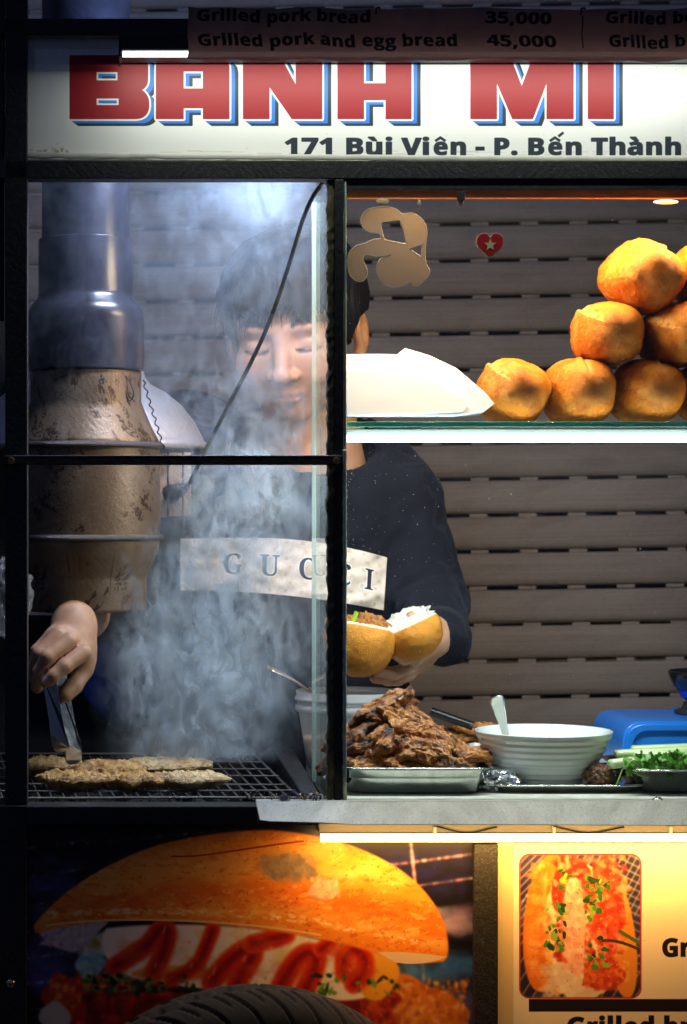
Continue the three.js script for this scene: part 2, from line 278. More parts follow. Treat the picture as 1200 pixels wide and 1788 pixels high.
// ---------- signs ----------
const SIGN = { x0: 40, x1: 1300, y0: 56, y1: 284 };
{
  const w = SIGN.x1 - SIGN.x0, h = SIGN.y1 - SIGN.y0, k = 1.6;
  const face = canvasTex(w * k, h * k, (c) => {
    c.scale(k, k); c.translate(-SIGN.x0, -SIGN.y0);
    c.fillStyle = '#eef0ea'; c.fillRect(0, 0, 1400, 400);
    const L = [];
    const poly = (...p) => { const q = new Path2D(); p.forEach(([x, y], i) => i ? q.lineTo(x, y) : q.moveTo(x, y)); q.closePath(); L.push(q); };
    const B = new Path2D('M122 97 H240 Q258 97 258 118 V138 Q258 152 246 157 Q260 164 260 182 V186 Q258 207 236 207 H122 Z M168 125 V141 H206 V125 Z M168 171 V184 H208 V171 Z'); L.push(B);
    L.push(new Path2D('M273 207 V120 Q273 97 296 97 H378 Q400 97 400 120 V207 H355 V188 H320 V207 Z M320 124 V155 H355 V124 Z'));
    poly([425, 97], [488, 97], [517, 150], [517, 97], [562, 97], [562, 207], [510, 207], [470, 150], [470, 207], [425, 207]);
    poly([590, 97], [635, 97], [635, 146], [674, 146], [674, 97], [718, 97], [718, 207], [674, 207], [674, 174], [635, 174], [635, 207], [590, 207]);
    poly([822, 97], [890, 97], [911, 152], [932, 97], [1001, 97], [1001, 207], [955, 207], [955, 142], [930, 207], [895, 207], [867, 142], [867, 207], [822, 207]);
    poly([1027, 97], [1071, 97], [1071, 207], [1027, 207]);
    c.lineJoin = 'round';
    const lay = (style, line, dx, dy) => { c.save(); c.translate(dx, dy); c.fillStyle = c.strokeStyle = style; c.lineWidth = line; for (const q of L) { c.stroke(q); c.fill(q, 'evenodd'); } c.restore(); };
    for (let t = 15; t >= 9; t -= 1) lay('#20303f', 3, t, t * .75);
    for (let t = 9; t >= 3; t -= 1) lay('#2b7fdc', 3, t, t * .75);
    lay('#f4f4ee', 8, 0, 0);
    lay('#9c0f1a', 1.5, 0, 0);
    c.fillStyle = '#232f3a';
    const text = (s, x, y, size, width) => { c.save(); c.font = `bold ${size}px sans-serif`; const m = c.measureText(s).width; c.translate(x, y); c.scale(width / m, 1); c.lineWidth = 2.2; c.strokeStyle = '#232f3a'; c.strokeText(s, 0, 0); c.fillText(s, 0, 0); c.restore(); };
    text('171 Bùi Vi', 496, 270, 40, 282 - 26); text('e', 756, 270, 40, 27); text('n - P. B', 784, 270, 40, 182 - 14); text('e', 956, 270, 40, 27); text('n Thành', 985, 270, 40, 207);
    c.lineWidth = 4.5; c.lineJoin = 'miter';
    for (const x of [769, 969]) { c.strokeStyle = '#232f3a'; c.beginPath(); c.moveTo(x - 9, 246); c.lineTo(x, 240); c.lineTo(x + 9, 246); c.stroke(); }
    c.beginPath(); c.moveTo(975, 238); c.lineTo(984, 231); c.stroke(); c.beginPath(); c.arc(769, 277, 3, 0, 7); c.fill();
    // specks and drips of dirt
    for (let i = 0; i < 240; i++) { c.fillStyle = `rgba(70,62,50,${rr(.08, .4)})`; c.beginPath(); c.arc(rr(45, 1290), rr(60, 280), rr(.3, 1.1), 0, 7); c.fill(); }
    for (let i = 0; i < 60; i++) { c.fillStyle = `rgba(120,104,70,${rr(.05, .18)})`; c.fillRect(rr(45, 1290), 262 + rr(0, 8), rr(8, 60), rr(1, 3)); }
    for (let i = 0; i < 26; i++) { c.fillStyle = `rgba(110,90,50,${rr(.1, .35)})`; c.beginPath(); c.ellipse(rr(48, 120), rr(258, 274), rr(1, 5), rr(1, 3), 0, 0, 7); c.fill(); }
  });
  const a = P(SIGN.x0, SIGN.y0, -.012), b = P(SIGN.x1, SIGN.y1, -.012);
  const sg = thing('shop_sign', 'white shop sign with large red blue-shadowed letters across the cart top', 'sign', V((a.x + b.x) / 2, b.y, -.012));
  const board = new THREE.PlaneGeometry(b.x - a.x, a.y - b.y).translate((a.x + b.x) / 2, (a.y + b.y) / 2, -.0118);
  part(sg, 'printed_face', board, mat([1, 1, 1], .5, { map: face, clearcoat: .1, clearcoatRoughness: .4 }));
  part(sg, 'backing_board', box(a.x, b.x, b.y, a.y, -.019, -.0125), M.dark);
  const lip = new THREE.BoxGeometry(b.x - a.x, .006, .003, 160, 1, 1), l = P(600, 275, -.006);
  part(sg, 'bottom_lip', warp(lip, (v) => { v.y += .0009 * fbm2(v.x * 20, v.z * 60) - v.x * .006; v.z += .0005 * n2(v.x * 60, 4); }).translate((a.x + b.x) / 2, l.y, -.0065), mat([.55, .56, .48], .5, { bumpMap: grimeBump, bumpScale: .001 }));
  part(sg, 'side_lip', pbox(44, 62, 47.5, 277, -.003, -.0105, .0006), mat([.30, .27, .19], .5, { metalness: .3 }));
  part(sg, 'top_lip', pbox(48, 60.5, 210, 64, -.003, -.0105, .0006), mat([.30, .27, .19], .5, { metalness: .3 }));
}
{ // banner with the menu lines, lit only through its cloth
  const z = .105, k = 1.5, w = 960, h = 100;
  const art = canvasTex(w * k, h * k, (c) => {
    c.scale(k, k); c.fillStyle = '#8d6f6c'; c.fillRect(0, 0, w, h);
    for (let i = 0; i < 900; i++) { c.fillStyle = `rgba(${rnd() < .5 ? '60,44,42' : '170,140,136'},${rr(.03, .1)})`; c.fillRect(rr(0, w), rr(0, h), rr(6, 60), rr(.5, 1.6)); }
    c.fillStyle = '#1d1c22'; c.strokeStyle = '#1d1c22'; c.lineWidth = 1.1;
    const t = (s, x, y, width, size = 31) => { c.save(); c.font = `bold ${size}px sans-serif`; const m = c.measureText(s).width; c.translate(x, y); c.scale(width / m, 1); c.strokeText(s, 0, 0); c.fillText(s, 0, 0); c.restore(); };
    t('Grilled pork bread', 14, 26, 306); t('35,000', 518, 29, 118); t('Grilled beef', 728, 28, 190);
    t('Grilled pork and egg bread', 16, 72, 456); t('45,000', 522, 74, 122); t('Grilled beef and egg', 734, 73, 320);
    c.fillRect(688, 12, 2, 62);
  });
  const a = P(328, 15, z), b = P(1288, 105, z), W = b.x - a.x, H = a.y - b.y;
  const g = new THREE.PlaneGeometry(W, H, 120, 16), p = g.attributes.position;
  for (let i = 0; i < p.count; i++) { const x = p.getX(i), y = p.getY(i); p.setZ(i, .004 * n2(x * 9, y * 5) + .0015 * n2(x * 34, y * 20)); p.setY(i, y + .0022 * n2(x * 14, 2) * (y < 0 ? 1 : .5) + (x < -W / 2 + .06 && y > 0 ? .001 : 0)); p.setX(i, x + .0012 * n2(y * 40, 9)); }
  g.computeVertexNormals();
  const bn = thing('menu_banner', 'dim brown cloth menu banner with dark printed prices, hanging before the sign', 'banner', V((a.x + b.x) / 2, b.y, z));
  part(bn, 'printed_cloth', g.translate((a.x + b.x) / 2, (a.y + b.y) / 2, z), mat([1, 1, 1], .95, { map: art, transmission: .3, thickness: 0, side: THREE.DoubleSide, specularIntensity: .2 }));
  for (const [x, y] of [[656, 17], [1014, 18]]) part(bn, 'tie_wire', tube([P(x, y + 8, z + .004), P(x + 1, y - 3, z + .004), P(x + 6, y - 5, z), P(x + 7, y - 2, z - .005), P(x + 2, y + 12, z - .10)], .0012, 16, 6), M.cable);
}

// ---------- lamps ----------
const COOL = 0xf7fcf2, WARM = 0xffb45a;
function tubeLamp(name, label, px0, px1, py, z, r, color, glow, base) {
  const a = P(px0, py, z), b = P(px1, py, z);
  const t = thing(name, label, 'lamp', V((a.x + b.x) / 2, a.y, z));
  const lampM = new THREE.MeshStandardMaterial({ color: 0xffffff, emissive: color, emissiveIntensity: glow, roughness: .5 });
  const tb = part(t, 'glowing_tube', rod(a, b, r, 20), lampM);
  if (base) part(t, 'housing', base, base.userData.m);
  return t;
}
{ // sign lamp: batten on the top beam in front of the sign, hidden by the banner further right
  const hb = pbox(211, 57, 1290, 88, .072, .0045); hb.userData = { m: mat([.030, .032, .036], .45, { bumpMap: grimeBump, bumpScale: .0005 }) };
  const t = tubeLamp('sign_tube_light', 'white tube light in a black batten over the sign', 214, 1290, 93, .060, .0042, COOL, 2.2, hb);
  part(t, 'reflector_edge', pbox(213, 85.5, 1290, 88.5, .074, .070, .0004), M.alu);
  part(t, 'end_cap', pbox(207.5, 60, 212, 98, .071, .012, .001), M.dark);
  const c = P(752, 99, .058); areaLight('sign_tube_beam', COOL, 31, 1076 * S(.058), .009, c, V(c.x, c.y - .05, c.z - .030));
}
{ // shelf lamp
  const a = P(607, 750, -.02), b = P(RX - 34, 758, -.02), hb = box(a.x, b.x, P(0, 757, -.03).y, P(0, 748.5, -.03).y, -.052, -.040); hb.userData = { m: mat([.10, .14, .12], .5) };
  tubeLamp('shelf_tube_light', 'white tube light fixed under the glass shelf', 607, RX - 34, 765, -.031, .0046, 0xeef6ff, 13, hb);
  const c = P(952, 777, -.031); areaLight('shelf_tube_beam', 0xf0f6ff, 150, 690 * S(-.031), .008, c, V(c.x, c.y - 1, c.z - .22));
}
{ // warm lamp under the counter lip
  const a = P(558, 1440, .02), b = P(RX, 1456, .02), hb = box(a.x, b.x, b.y, a.y, -.004, .010); hb.userData = { m: mat([.42, .36, .24], .5) };
  const t = tubeLamp('counter_tube_light', 'warm yellow tube light under the counter lip above the food posters', 560, RX, 1463, .038, .0045, 0xffd590, 4.5, hb);
  for (const x of [760, 968, 1172]) part(t, 'clip', pbox(x - 3, 1444, x + 3, 1458, .0150, .009, .001), mat([.8, .75, .6], .4));
  for (const [x0, x1] of [[762, 868], [966, 1090]]) part(t, 'lead_wire', tube([P(x0, 1443, .012), P((x0 + x1) / 2, 1454, .013), P(x1, 1444, .012)], .0009, 16, 6), M.cable);
  const c = P(945, 1470, .040); areaLight('counter_tube_beam', 0xffb861, 112, 770 * S(.040), .009, c, V(c.x, c.y - .05, c.z - .022));
}
{ // showcase lamp over the bread
  const a = P(640, 316, -.040), b = P(RX - 40, 330, -.040), hb = box(a.x, b.x, a.y - .004, a.y + .004, -.048, -.032); hb.userData = { m: M.alu };
  const t = tubeLamp('showcase_strip_light', 'warm strip light under the showcase ceiling above the bread', 640, RX - 40, 325, -.040, .0032, 0xffe2b0, 3, hb);
  part(t, 'lens', new THREE.SphereGeometry(.014, 24, 12).scale(1, .16, .4).translate(P(1163, 353, -.04).x, P(1163, 353, -.04).y, -.04), new THREE.MeshStandardMaterial({ color: 0xffe9c0, emissive: 0xffc873, emissiveIntensity: 1.1 }));
  const c = P(970, 330, -.040); areaLight('showcase_strip_beam', 0xffdcae, 205, 640 * S(-.040), .012, c, V(c.x, c.y - 1, c.z - .40));
}
{ // stall lamp hidden behind the sign, above the cook
  const hb = pbox(304, 120, 566, 141, -.122, -.138); hb.userData = { m: mat([.6, .6, .62], .5) };
  tubeLamp('stall_tube_light', 'cool white tube light behind the sign, over the grill', 308, 562, 130, -.105, .007, 0xbfd6ff, 12, hb);
  const c = P(435, 142, -.105), w = 254 * S(-.105); areaLight('stall_tube_beam', 0xcbdcff, 370, w, .016, c, V(c.x - .12, c.y - 1, c.z - .24));
  const u = P(435, 118, -.105); areaLight('stall_tube_upper_beam', 0x9fc0ff, 300, w, .016, u, V(u.x + .1, u.y + .45, u.z - 1));
}

// ---------- posters under the counter (flat prints) ----------
const soften = (c, px) => { const k = c.canvas, t = document.createElement('canvas'); t.width = k.width; t.height = k.height; t.getContext('2d').drawImage(k, 0, 0); c.save(); c.setTransform(1, 0, 0, 1, 0, 0); c.filter = `blur(${px}px)`; c.drawImage(t, 0, 0); c.restore(); c.filter = 'none'; };
const blob = (c, x, y, rx, ry, col, n = 14, rough = .25, rot = 0) => { c.save(); c.translate(x, y); c.rotate(rot); c.fillStyle = col; c.beginPath(); const q = []; for (let i = 0; i < n; i++) { const a = i / n * 6.2832, r = 1 + rr(-rough, rough); q.push([Math.cos(a) * rx * r, Math.sin(a) * ry * r]); } for (let i = 0; i < n; i++) { const [ax, ay] = q[i], [bx, by] = q[(i + 1) % n]; const mx = (ax + bx) / 2, my = (ay + by) / 2; i ? c.quadraticCurveTo(ax, ay, mx, my) : c.moveTo(mx, my); } c.quadraticCurveTo(...q[0], (q[0][0] + q[1][0]) / 2, (q[0][1] + q[1][1]) / 2); c.fill(); c.restore(); };
const speckle = (c, n, x0, y0, x1, y1, cols, r0, r1, a0, a1) => { for (let i = 0; i < n; i++) { c.globalAlpha = rr(a0, a1); blob(c, rr(x0, x1), rr(y0, y1), rr(r0, r1), rr(r0, r1), cols[Math.floor(rnd() * cols.length)], 8, .4); } c.globalAlpha = 1; };
{
  const X0 = 48, X1 = 827, Y0 = 1442, Y1 = 2140, k = 1.7;
  const art = canvasTex((X1 - X0) * k, (Y1 - Y0) * k, (c) => {
    c.scale(k, k); c.translate(-X0, -Y0);
    c.fillStyle = '#0d0b14'; c.fillRect(X0, Y0, 800, 900);
    // purple and blue smoke of the print's background
    const patch = (x, y, w, h, cols) => { for (let i = 0; i < 70; i++) { c.globalAlpha = rr(.05, .22); blob(c, x + rr(-w, w), y + rr(-h, h), rr(8, 40), rr(5, 20), cols[Math.floor(rnd() * cols.length)], 9, .4); } c.globalAlpha = 1; };
    patch(90, 1590, 60, 90, ['#4a6fb4', '#6a5aa8', '#7c86b8', '#2a3a78']); patch(80, 1690, 50, 40, ['#4a78b4', '#5b3f92']);
    patch(760, 1610, 60, 22, ['#b0b6d8', '#8a6f9a', '#d8b8c8']); patch(770, 1690, 60, 24, ['#2d63b4', '#3a86d8', '#9fb8d8']); patch(720, 1520, 120, 40, ['#1d1a66', '#2a2790']); patch(800, 1760, 40, 30, ['#6a5a7a', '#3a4a8a']);
    c.lineCap = 'round';
    const wire = (x0, y0, x1, y1, w, col) => { const n = 26; for (let i = 0; i < n; i++) { const t = i / n; c.globalAlpha = rr(.35, .95); c.strokeStyle = rnd() < .5 ? col : '#f6dcd8'; c.lineWidth = w * rr(.5, 1.3); c.beginPath(); c.moveTo(lerp(x0, x1, t), lerp(y0, y1, t)); c.lineTo(lerp(x0, x1, t + rr(.2, .9) / n), lerp(y0, y1, t + .5 / n)); c.stroke(); } c.globalAlpha = 1; };
    wire(650, 1516, 828, 1492, 4, '#e89a9a'); wire(700, 1552, 828, 1534, 3.4, '#d88a94'); wire(718, 1470, 726, 1545, 5, '#f0a8a8'); wire(738, 1650, 742, 1740, 3, '#8a6a7a');
    for (const y of [1444, 1482, 1532, 1582, 1628, 1675, 1720, 1766]) wire(48, y, 150, y - 14, 2.6, '#7a5a3a');
    wire(100, 1478, 420, 1448, 3, '#8a5a30');
    // lower roll, meat and herbs
    blob(c, 140, 1760, 70, 60, '#b33418', 18, .3); speckle(c, 220, 90, 1700, 230, 1830, ['#f05a26', '#a8240f', '#ff9238', '#c83418'], 2, 9, .4, .9);
    blob(c, 96, 1775, 26, 26, '#c9c2b0', 12, .2);
    blob(c, 690, 1770, 150, 60, '#d87a24', 22, .2); speckle(c, 500, 560, 1715, 820, 1840, ['#f0a040', '#c8601a', '#e88a2a', '#a8480f', '#f6c070'], 2, 8, .35, .85);
    blob(c, 640, 1762, 60, 34, '#9c2412', 16, .3); speckle(c, 120, 590, 1735, 690, 1790, ['#c23a1c', '#701408', '#d85a30'], 2, 7, .4, .9);
    c.fillStyle = '#7a1408'; c.fillRect(150, 1735, 480, 130); speckle(c, 420, 150, 1730, 620, 1860, ['#a8200e', '#c8361c', '#5a0c06', '#d85020'], 3, 12, .3, .8);
    for (let i = 0; i < 46; i++) { const x = i < 24 ? rr(150, 330) : rr(540, 690); blob(c, x, 1716 + (i < 24 ? rr(-14, 16) : rr(-14, 22)), rr(6, 16), rr(4, 9), ['#2f5a1e', '#1f3a16', '#4a7a2a', '#16280f'][i % 4], 7, .4, rr(0, 3)); }
    // pickles, egg and sauce
    blob(c, 190, 1650, 34, 24, '#a8c4a8', 12, .15); blob(c, 155, 1650, 24, 16, '#9a8a2e', 8, .2); blob(c, 160, 1682, 30, 22, '#7fb4c4', 10, .2); speckle(c, 120, 135, 1625, 260, 1705, ['#8fd0d8', '#c8dcc8', '#5a9ab0', '#e0e4d0'], 2, 8, .3, .8);
    c.fillStyle = '#f6efdc'; c.beginPath(); c.moveTo(185, 1622); c.bezierCurveTo(320, 1606, 520, 1616, 690, 1680); c.bezierCurveTo(700, 1730, 640, 1760, 560, 1745); c.bezierCurveTo(440, 1735, 300, 1728, 230, 1708); c.bezierCurveTo(180, 1690, 170, 1650, 185, 1622); c.fill();
    speckle(c, 260, 200, 1630, 640, 1725, ['#fff4dc', '#d8c8a8', '#f0dcb0', '#e8c884'], 3, 14, .15, .5);
    blob(c, 660, 1700, 40, 46, '#f0a828', 12, .15); blob(c, 300, 1700, 70, 14, '#e8a040', 12, .2);
    const sauce = (pts, w) => { for (const [f, col] of [[1.7, '#e0501a'], [1.25, '#cc2408'], [.5, '#8a0e06']]) { c.filter = 'blur(2.4px)'; c.strokeStyle = col; c.lineWidth = w * f; c.lineJoin = 'round'; c.beginPath(); pts.forEach(([x, y], i) => i ? c.quadraticCurveTo(pts[i - 1][0], pts[i - 1][1], (pts[i - 1][0] + x) / 2, (pts[i - 1][1] + y) / 2) : c.moveTo(x, y)); c.lineTo(...pts[pts.length - 1]); c.stroke(); c.filter = 'none'; } };
    sauce([[200, 1690], [220, 1676], [262, 1650], [280, 1620], [296, 1624], [288, 1660], [268, 1700]], 20);
    sauce([[300, 1712], [345, 1690], [362, 1650], [372, 1624]], 16);
    sauce([[370, 1716], [398, 1680], [432, 1656], [446, 1664], [430, 1690], [414, 1722]], 22);
    sauce([[440, 1650], [480, 1640], [500, 1634]], 20);
    sauce([[490, 1726], [508, 1690], [532, 1664], [556, 1668], [548, 1700], [534, 1728]], 22); sauce([[560, 1660], [580, 1645]], 16);
    sauce([[602, 1700], [600, 1670], [622, 1658], [640, 1676], [636, 1704], [618, 1720]], 20);
    for (const [x, y, l] of [[285, 1630, 12], [425, 1680, 9], [372, 1704, 14], [332, 1692, 8], [270, 1690, 7]]) { c.strokeStyle = '#f6ead8'; c.lineWidth = 2; c.beginPath(); c.moveTo(x, y); c.lineTo(x + 4, y - l); c.stroke(); }
    for (const [x, y, w, h] of [[240, 1668, 40, 26], [285, 1700, 46, 16], [350, 1690, 30, 26], [420, 1700, 50, 22], [460, 1652, 60, 18], [520, 1700, 44, 26], [585, 1655, 40, 20], [622, 1700, 34, 26]]) for (let i = 0; i < 9; i++) { c.globalAlpha = rr(.10, .3); blob(c, x + rr(-w, w) * .6, y + rr(-h, h) * .6, rr(8, 26), rr(5, 14), ['#c8340c', '#d8500f', '#a81c08', '#e88a30'][i % 4], 10, .35, rr(-1, 1)); } c.globalAlpha = 1;
    soften(c, 2.2);
    speckle(c, 420, 150, 1625, 690, 1790, ['#ffe6b8', '#e0571c', '#8a1408', '#f6c070'], .6, 2.4, .2, .7);
    for (let i = 0; i < 60; i++) { const left = i < 34, x = left ? rr(150, 340) : rr(545, 690); blob(c, x, 1716 + (left ? rr(-12, 16) : rr(-14, 22)), rr(3, 9), rr(2, 5), ['#3f7a26', '#1f3a16', '#6a9a3a', '#122009'][i % 4], 7, .4, rr(0, 3)); }
    // crumb side at the left end, then the crust
    c.fillStyle = '#b8aeb0'; c.beginPath(); c.moveTo(62, 1620); c.quadraticCurveTo(80, 1660, 132, 1664); c.quadraticCurveTo(160, 1640, 190, 1612); c.lineTo(120, 1600); c.fill(); speckle(c, 120, 70, 1615, 160, 1655, ['#d8d0cc', '#8a8494', '#c8bcc0'], 2, 6, .3, .7);
    const crust = new Path2D('M58 1618 C100 1560 190 1502 280 1475 C330 1462 400 1450 470 1450 C560 1455 640 1480 700 1520 C750 1555 778 1600 783 1640 C786 1662 783 1676 775 1680 C740 1686 710 1684 690 1678 C600 1640 420 1612 250 1608 C160 1608 100 1620 62 1632 Z');
    c.save(); c.clip(crust); c.fillStyle = '#ee8a20'; c.fillRect(40, 1430, 800, 300);
    const tone = (n, cols, f, r) => { for (let i = 0; i < n; i++) { const t = rnd(), x = lerp(60, 780, t), [y, s] = f(t); c.globalAlpha = rr(.05, .2); blob(c, x, y + rr(-s, s), rr(8, r), rr(4, r * .4), cols[Math.floor(rnd() * cols.length)], 10, .35, rr(-.3, .3)); } c.globalAlpha = 1; };
    tone(500, ['#f6a136', '#e0701a', '#ffb84e'], (t) => [1560 - 50 * Math.sin(t * 3.1), 80], 46);
    tone(340, ['#f6c468', '#f8d488', '#eeb04c'], (t) => [1592 - 20 * Math.sin(t * 3.1) + 55 * t * t, 16], 18);
    tone(300, ['#d4520c', '#e0600f', '#ea6a12'], (t) => [1610 - 70 * Math.sin(t * 2.6) + 40 * t, 22], 34);
    tone(200, ['#f6b650', '#ffcf7a'], (t) => [1500 + 60 * Math.abs(t - .62), 30], 40);
    c.restore(); soften(c, 2.5); c.save(); c.clip(crust);
    for (let i = 0; i < 420; i++) { const x = rr(70, 770), y = 1450 + rr(0, 220); c.globalAlpha = rr(.08, .3); blob(c, x, y, rr(1.5, 9), rr(.8, 3), ['#ffd27c', '#a83c08', '#f8b84a', '#7a2a06'][i % 4], 7, .5, rr(-.5, .5)); } c.globalAlpha = 1;
    for (let i = 0; i < 900; i++) { const t = rnd(), x = lerp(65, 778, t), y = lerp(1455, 1672, rnd()), low = ss(1560, 1640, y - 40 * t); c.globalAlpha = rr(.14, .42); blob(c, x, y, rr(2, 13), rr(1, 4.5), (rnd() < .3 + .4 * low ? ['#c8480a', '#b03a08', '#d85c10'] : ['#ffc45e', '#f49a2c', '#ffd88c'])[i % 3], 8, .5, rr(-.6, .3)); } c.globalAlpha = 1;
    for (let i = 0; i < 130; i++) { const t = rnd(), x = lerp(90, 740, t); c.globalAlpha = rr(.2, .6); blob(c, x, 1600 - 14 * Math.sin(t * 3.1) + 48 * t * t + rr(-7, 5), rr(3, 10), rr(1.5, 4), ['#ffe2a0', '#fff0c8', '#f6c060'][i % 3], 7, .4, .15); } c.globalAlpha = 1;
    speckle(c, 900, 60, 1450, 780, 1690, ['#7a2c06', '#ffdf9a', '#a84a0c'], .6, 2.2, .2, .6);
    c.filter = 'blur(12px)'; blob(c, 505, 1515, 50, 22, '#8f7a5c', 16, .15, .1); c.filter = 'none'; speckle(c, 80, 460, 1495, 555, 1535, ['#6f6658', '#a8946c', '#8a7a66'], 3, 9, .2, .5);
    c.filter = 'blur(3px)'; blob(c, 566, 1552, 30, 20, '#d8b088', 12, .25); c.filter = 'none'; speckle(c, 50, 545, 1535, 592, 1572, ['#e8c8a0', '#c09878'], 2, 6, .3, .6);
    c.strokeStyle = '#9c3c0c'; c.lineWidth = 3; c.beginPath(); c.moveTo(300, 1496); c.bezierCurveTo(360, 1500, 430, 1480, 530, 1470); c.stroke();
    c.restore();
    c.strokeStyle = '#f2c078'; c.lineWidth = 4; c.beginPath(); c.moveTo(80, 1618); c.bezierCurveTo(180, 1600, 400, 1604, 560, 1634); c.stroke();
    c.fillStyle = '#e4c8a0'; c.beginPath(); c.moveTo(660, 1664); c.quadraticCurveTo(720, 1662, 782, 1672); c.quadraticCurveTo(740, 1690, 690, 1682); c.fill();
    // scuffs on the print
    for (let i = 0; i < 160; i++) { c.fillStyle = `rgba(240,230,215,${rr(.05, .3)})`; c.fillRect(rr(X0, X1), rr(Y0, 1800), rr(.4, 1.6), rr(.4, 1.6)); }
  });
  const a = P(X0, Y0, 0), b = P(X1, Y1, 0);
  solo('food_poster', new THREE.BoxGeometry(b.x - a.x, a.y - b.y, .003).translate((a.x + b.x) / 2, (a.y + b.y) / 2, -.0065), [M.dark, M.dark, M.dark, M.dark, mat([1, 1, 1], .42, { map: art, clearcoat: .15, clearcoatRoughness: .3 }), M.dark], 'large printed photo of a filled crusty sandwich with red sauce below the grill', 'poster');
}
{
  const X0 = 870, X1 = 1330, Y0 = 1474, Y1 = 2140, k = 1.8;
  const art = canvasTex((X1 - X0) * k, (Y1 - Y0) * k, (c) => {
    c.scale(k, k); c.translate(-X0, -Y0);
    c.fillStyle = '#efe3c0'; c.fillRect(X0, Y0, 600, 900);
    c.fillStyle = '#d8c38e'; c.fillRect(X0, 1478, 28, 700);
    for (let i = 0; i < 70; i++) { c.fillStyle = `rgba(60,40,20,${rr(.15, .6)})`; c.fillRect(rr(X0, X1), rr(Y0, Y1), rr(.6, 2.6), rr(.5, 1.6)); }
    const rrect = new Path2D(); rrect.roundRect(909, 1493, 212, 251, 17);
    c.save(); c.clip(rrect); c.fillStyle = '#2c2638'; c.fillRect(900, 1480, 240, 280);
    speckle(c, 120, 905, 1490, 1125, 1750, ['#3c3550', '#1a1622', '#5a5568'], 6, 24, .2, .5);
    c.strokeStyle = '#b8aea8'; c.lineWidth = 1.6; for (let i = -6; i < 14; i++) { c.beginPath(); c.moveTo(900 + i * 20, 1760); c.lineTo(990 + i * 20, 1620); c.moveTo(1040 + i * 13, 1490); c.lineTo(1040 + i * 13 - 60, 1600); c.moveTo(1060, 1488 + i * 14); c.lineTo(1130, 1522 + i * 14); c.moveTo(900, 1560 - i * 14); c.lineTo(960, 1500 - i * 14); c.stroke(); }
    c.fillStyle = '#e2741a'; c.beginPath(); c.ellipse(956, 1612, 40, 122, .10, 0, 7); c.fill(); c.fillStyle = '#e88a2c'; c.beginPath(); c.ellipse(958, 1668, 34, 74, -.32, 0, 7); c.fill();
    c.fillStyle = '#dc8a2a'; c.beginPath(); c.ellipse(1080, 1628, 30, 118, -.16, 0, 7); c.fill();
    c.fillStyle = '#efd3a0'; c.beginPath(); c.ellipse(1012, 1625, 62, 118, 0, 0, 7); c.fill(); c.beginPath(); c.moveTo(958, 1670); c.quadraticCurveTo(970, 1742, 1012, 1752); c.quadraticCurveTo(1070, 1740, 1094, 1690); c.fill();
    speckle(c, 150, 926, 1510, 962, 1710, ['#f0a040', '#d86a18', '#f6b860', '#c8560f'], 3, 12, .2, .5); speckle(c, 70, 1076, 1530, 1098, 1710, ['#f0b860', '#d8903a'], 3, 10, .2, .5);
    speckle(c, 90, 950, 1690, 1050, 1745, ['#f4e4c4', '#e0c8a0', '#d8c0a8'], 4, 12, .3, .6);
    blob(c, 1000, 1560, 34, 60, '#d2351c', 14, .2); blob(c, 1062, 1580, 30, 90, '#cf451e', 18, .2); speckle(c, 420, 970, 1497, 1092, 1680, ['#e0562e', '#b8240f', '#e87a4a', '#f09a6a', '#a01c0c'], 2, 9, .4, .9);
    blob(c, 1004, 1620, 20, 88, '#eeb48c', 16, .1, -.03); speckle(c, 120, 988, 1540, 1022, 1700, ['#f6d0b0', '#e89a70', '#f0c0a0', '#d87a50'], 3, 9, .3, .6);
    blob(c, 1056, 1702, 38, 30, '#c8421a', 14, .12); speckle(c, 130, 1022, 1676, 1090, 1730, ['#e0622c', '#a83010', '#f0823c'], 2, 6, .4, .8);
    soften(c, 2); speckle(c, 300, 965, 1500, 1095, 1725, ['#f6b088', '#a02010', '#ffd8b0', '#d8502a'], .6, 2, .25, .7); speckle(c, 120, 925, 1510, 962, 1715, ['#ffd088', '#b85a14'], .5, 2, .2, .6);
    for (const [x0, x1, y0, y1, n] of [[955, 988, 1574, 1660, 34], [1024, 1052, 1530, 1610, 30], [1028, 1060, 1636, 1690, 14], [976, 996, 1520, 1560, 9], [1040, 1066, 1540, 1552, 5]]) for (let i = 0; i < n; i++) blob(c, rr(x0, x1), rr(y0, y1), rr(3, 8), rr(2.5, 6), ['#2f6a1e', '#1d4414', '#4a8a2a', '#86ac38'][i % 4], 7, .35, rr(0, 3));
    c.strokeStyle = '#4f6a24'; c.lineWidth = 6; c.beginPath(); c.moveTo(1082, 1626); c.lineTo(1124, 1652); c.stroke(); c.strokeStyle = '#3a3a1c'; c.lineWidth = 5; c.beginPath(); c.moveTo(1052, 1644); c.quadraticCurveTo(1080, 1640, 1124, 1662); c.stroke();
    c.restore(); c.strokeStyle = '#b82a1c'; c.lineWidth = 2.4; c.stroke(rrect);
    c.fillStyle = '#1c1410'; c.fillRect(925, 1746, 500, 22);
    const t = (s, x, y, size, sx) => { c.save(); c.font = `bold ${size}px sans-serif`; c.translate(x, y); c.scale(sx, 1); c.lineWidth = 2.4; c.strokeStyle = '#1c1410'; c.strokeText(s, 0, 0); c.fillText(s, 0, 0); c.restore(); };
    t('Grilled', 1157, 1671, 43, 1.0); t('Grilled bread', 990, 1812, 48, 1.0);
  });
  const a = P(X0, Y0, 0), b = P(X1, Y1, 0);
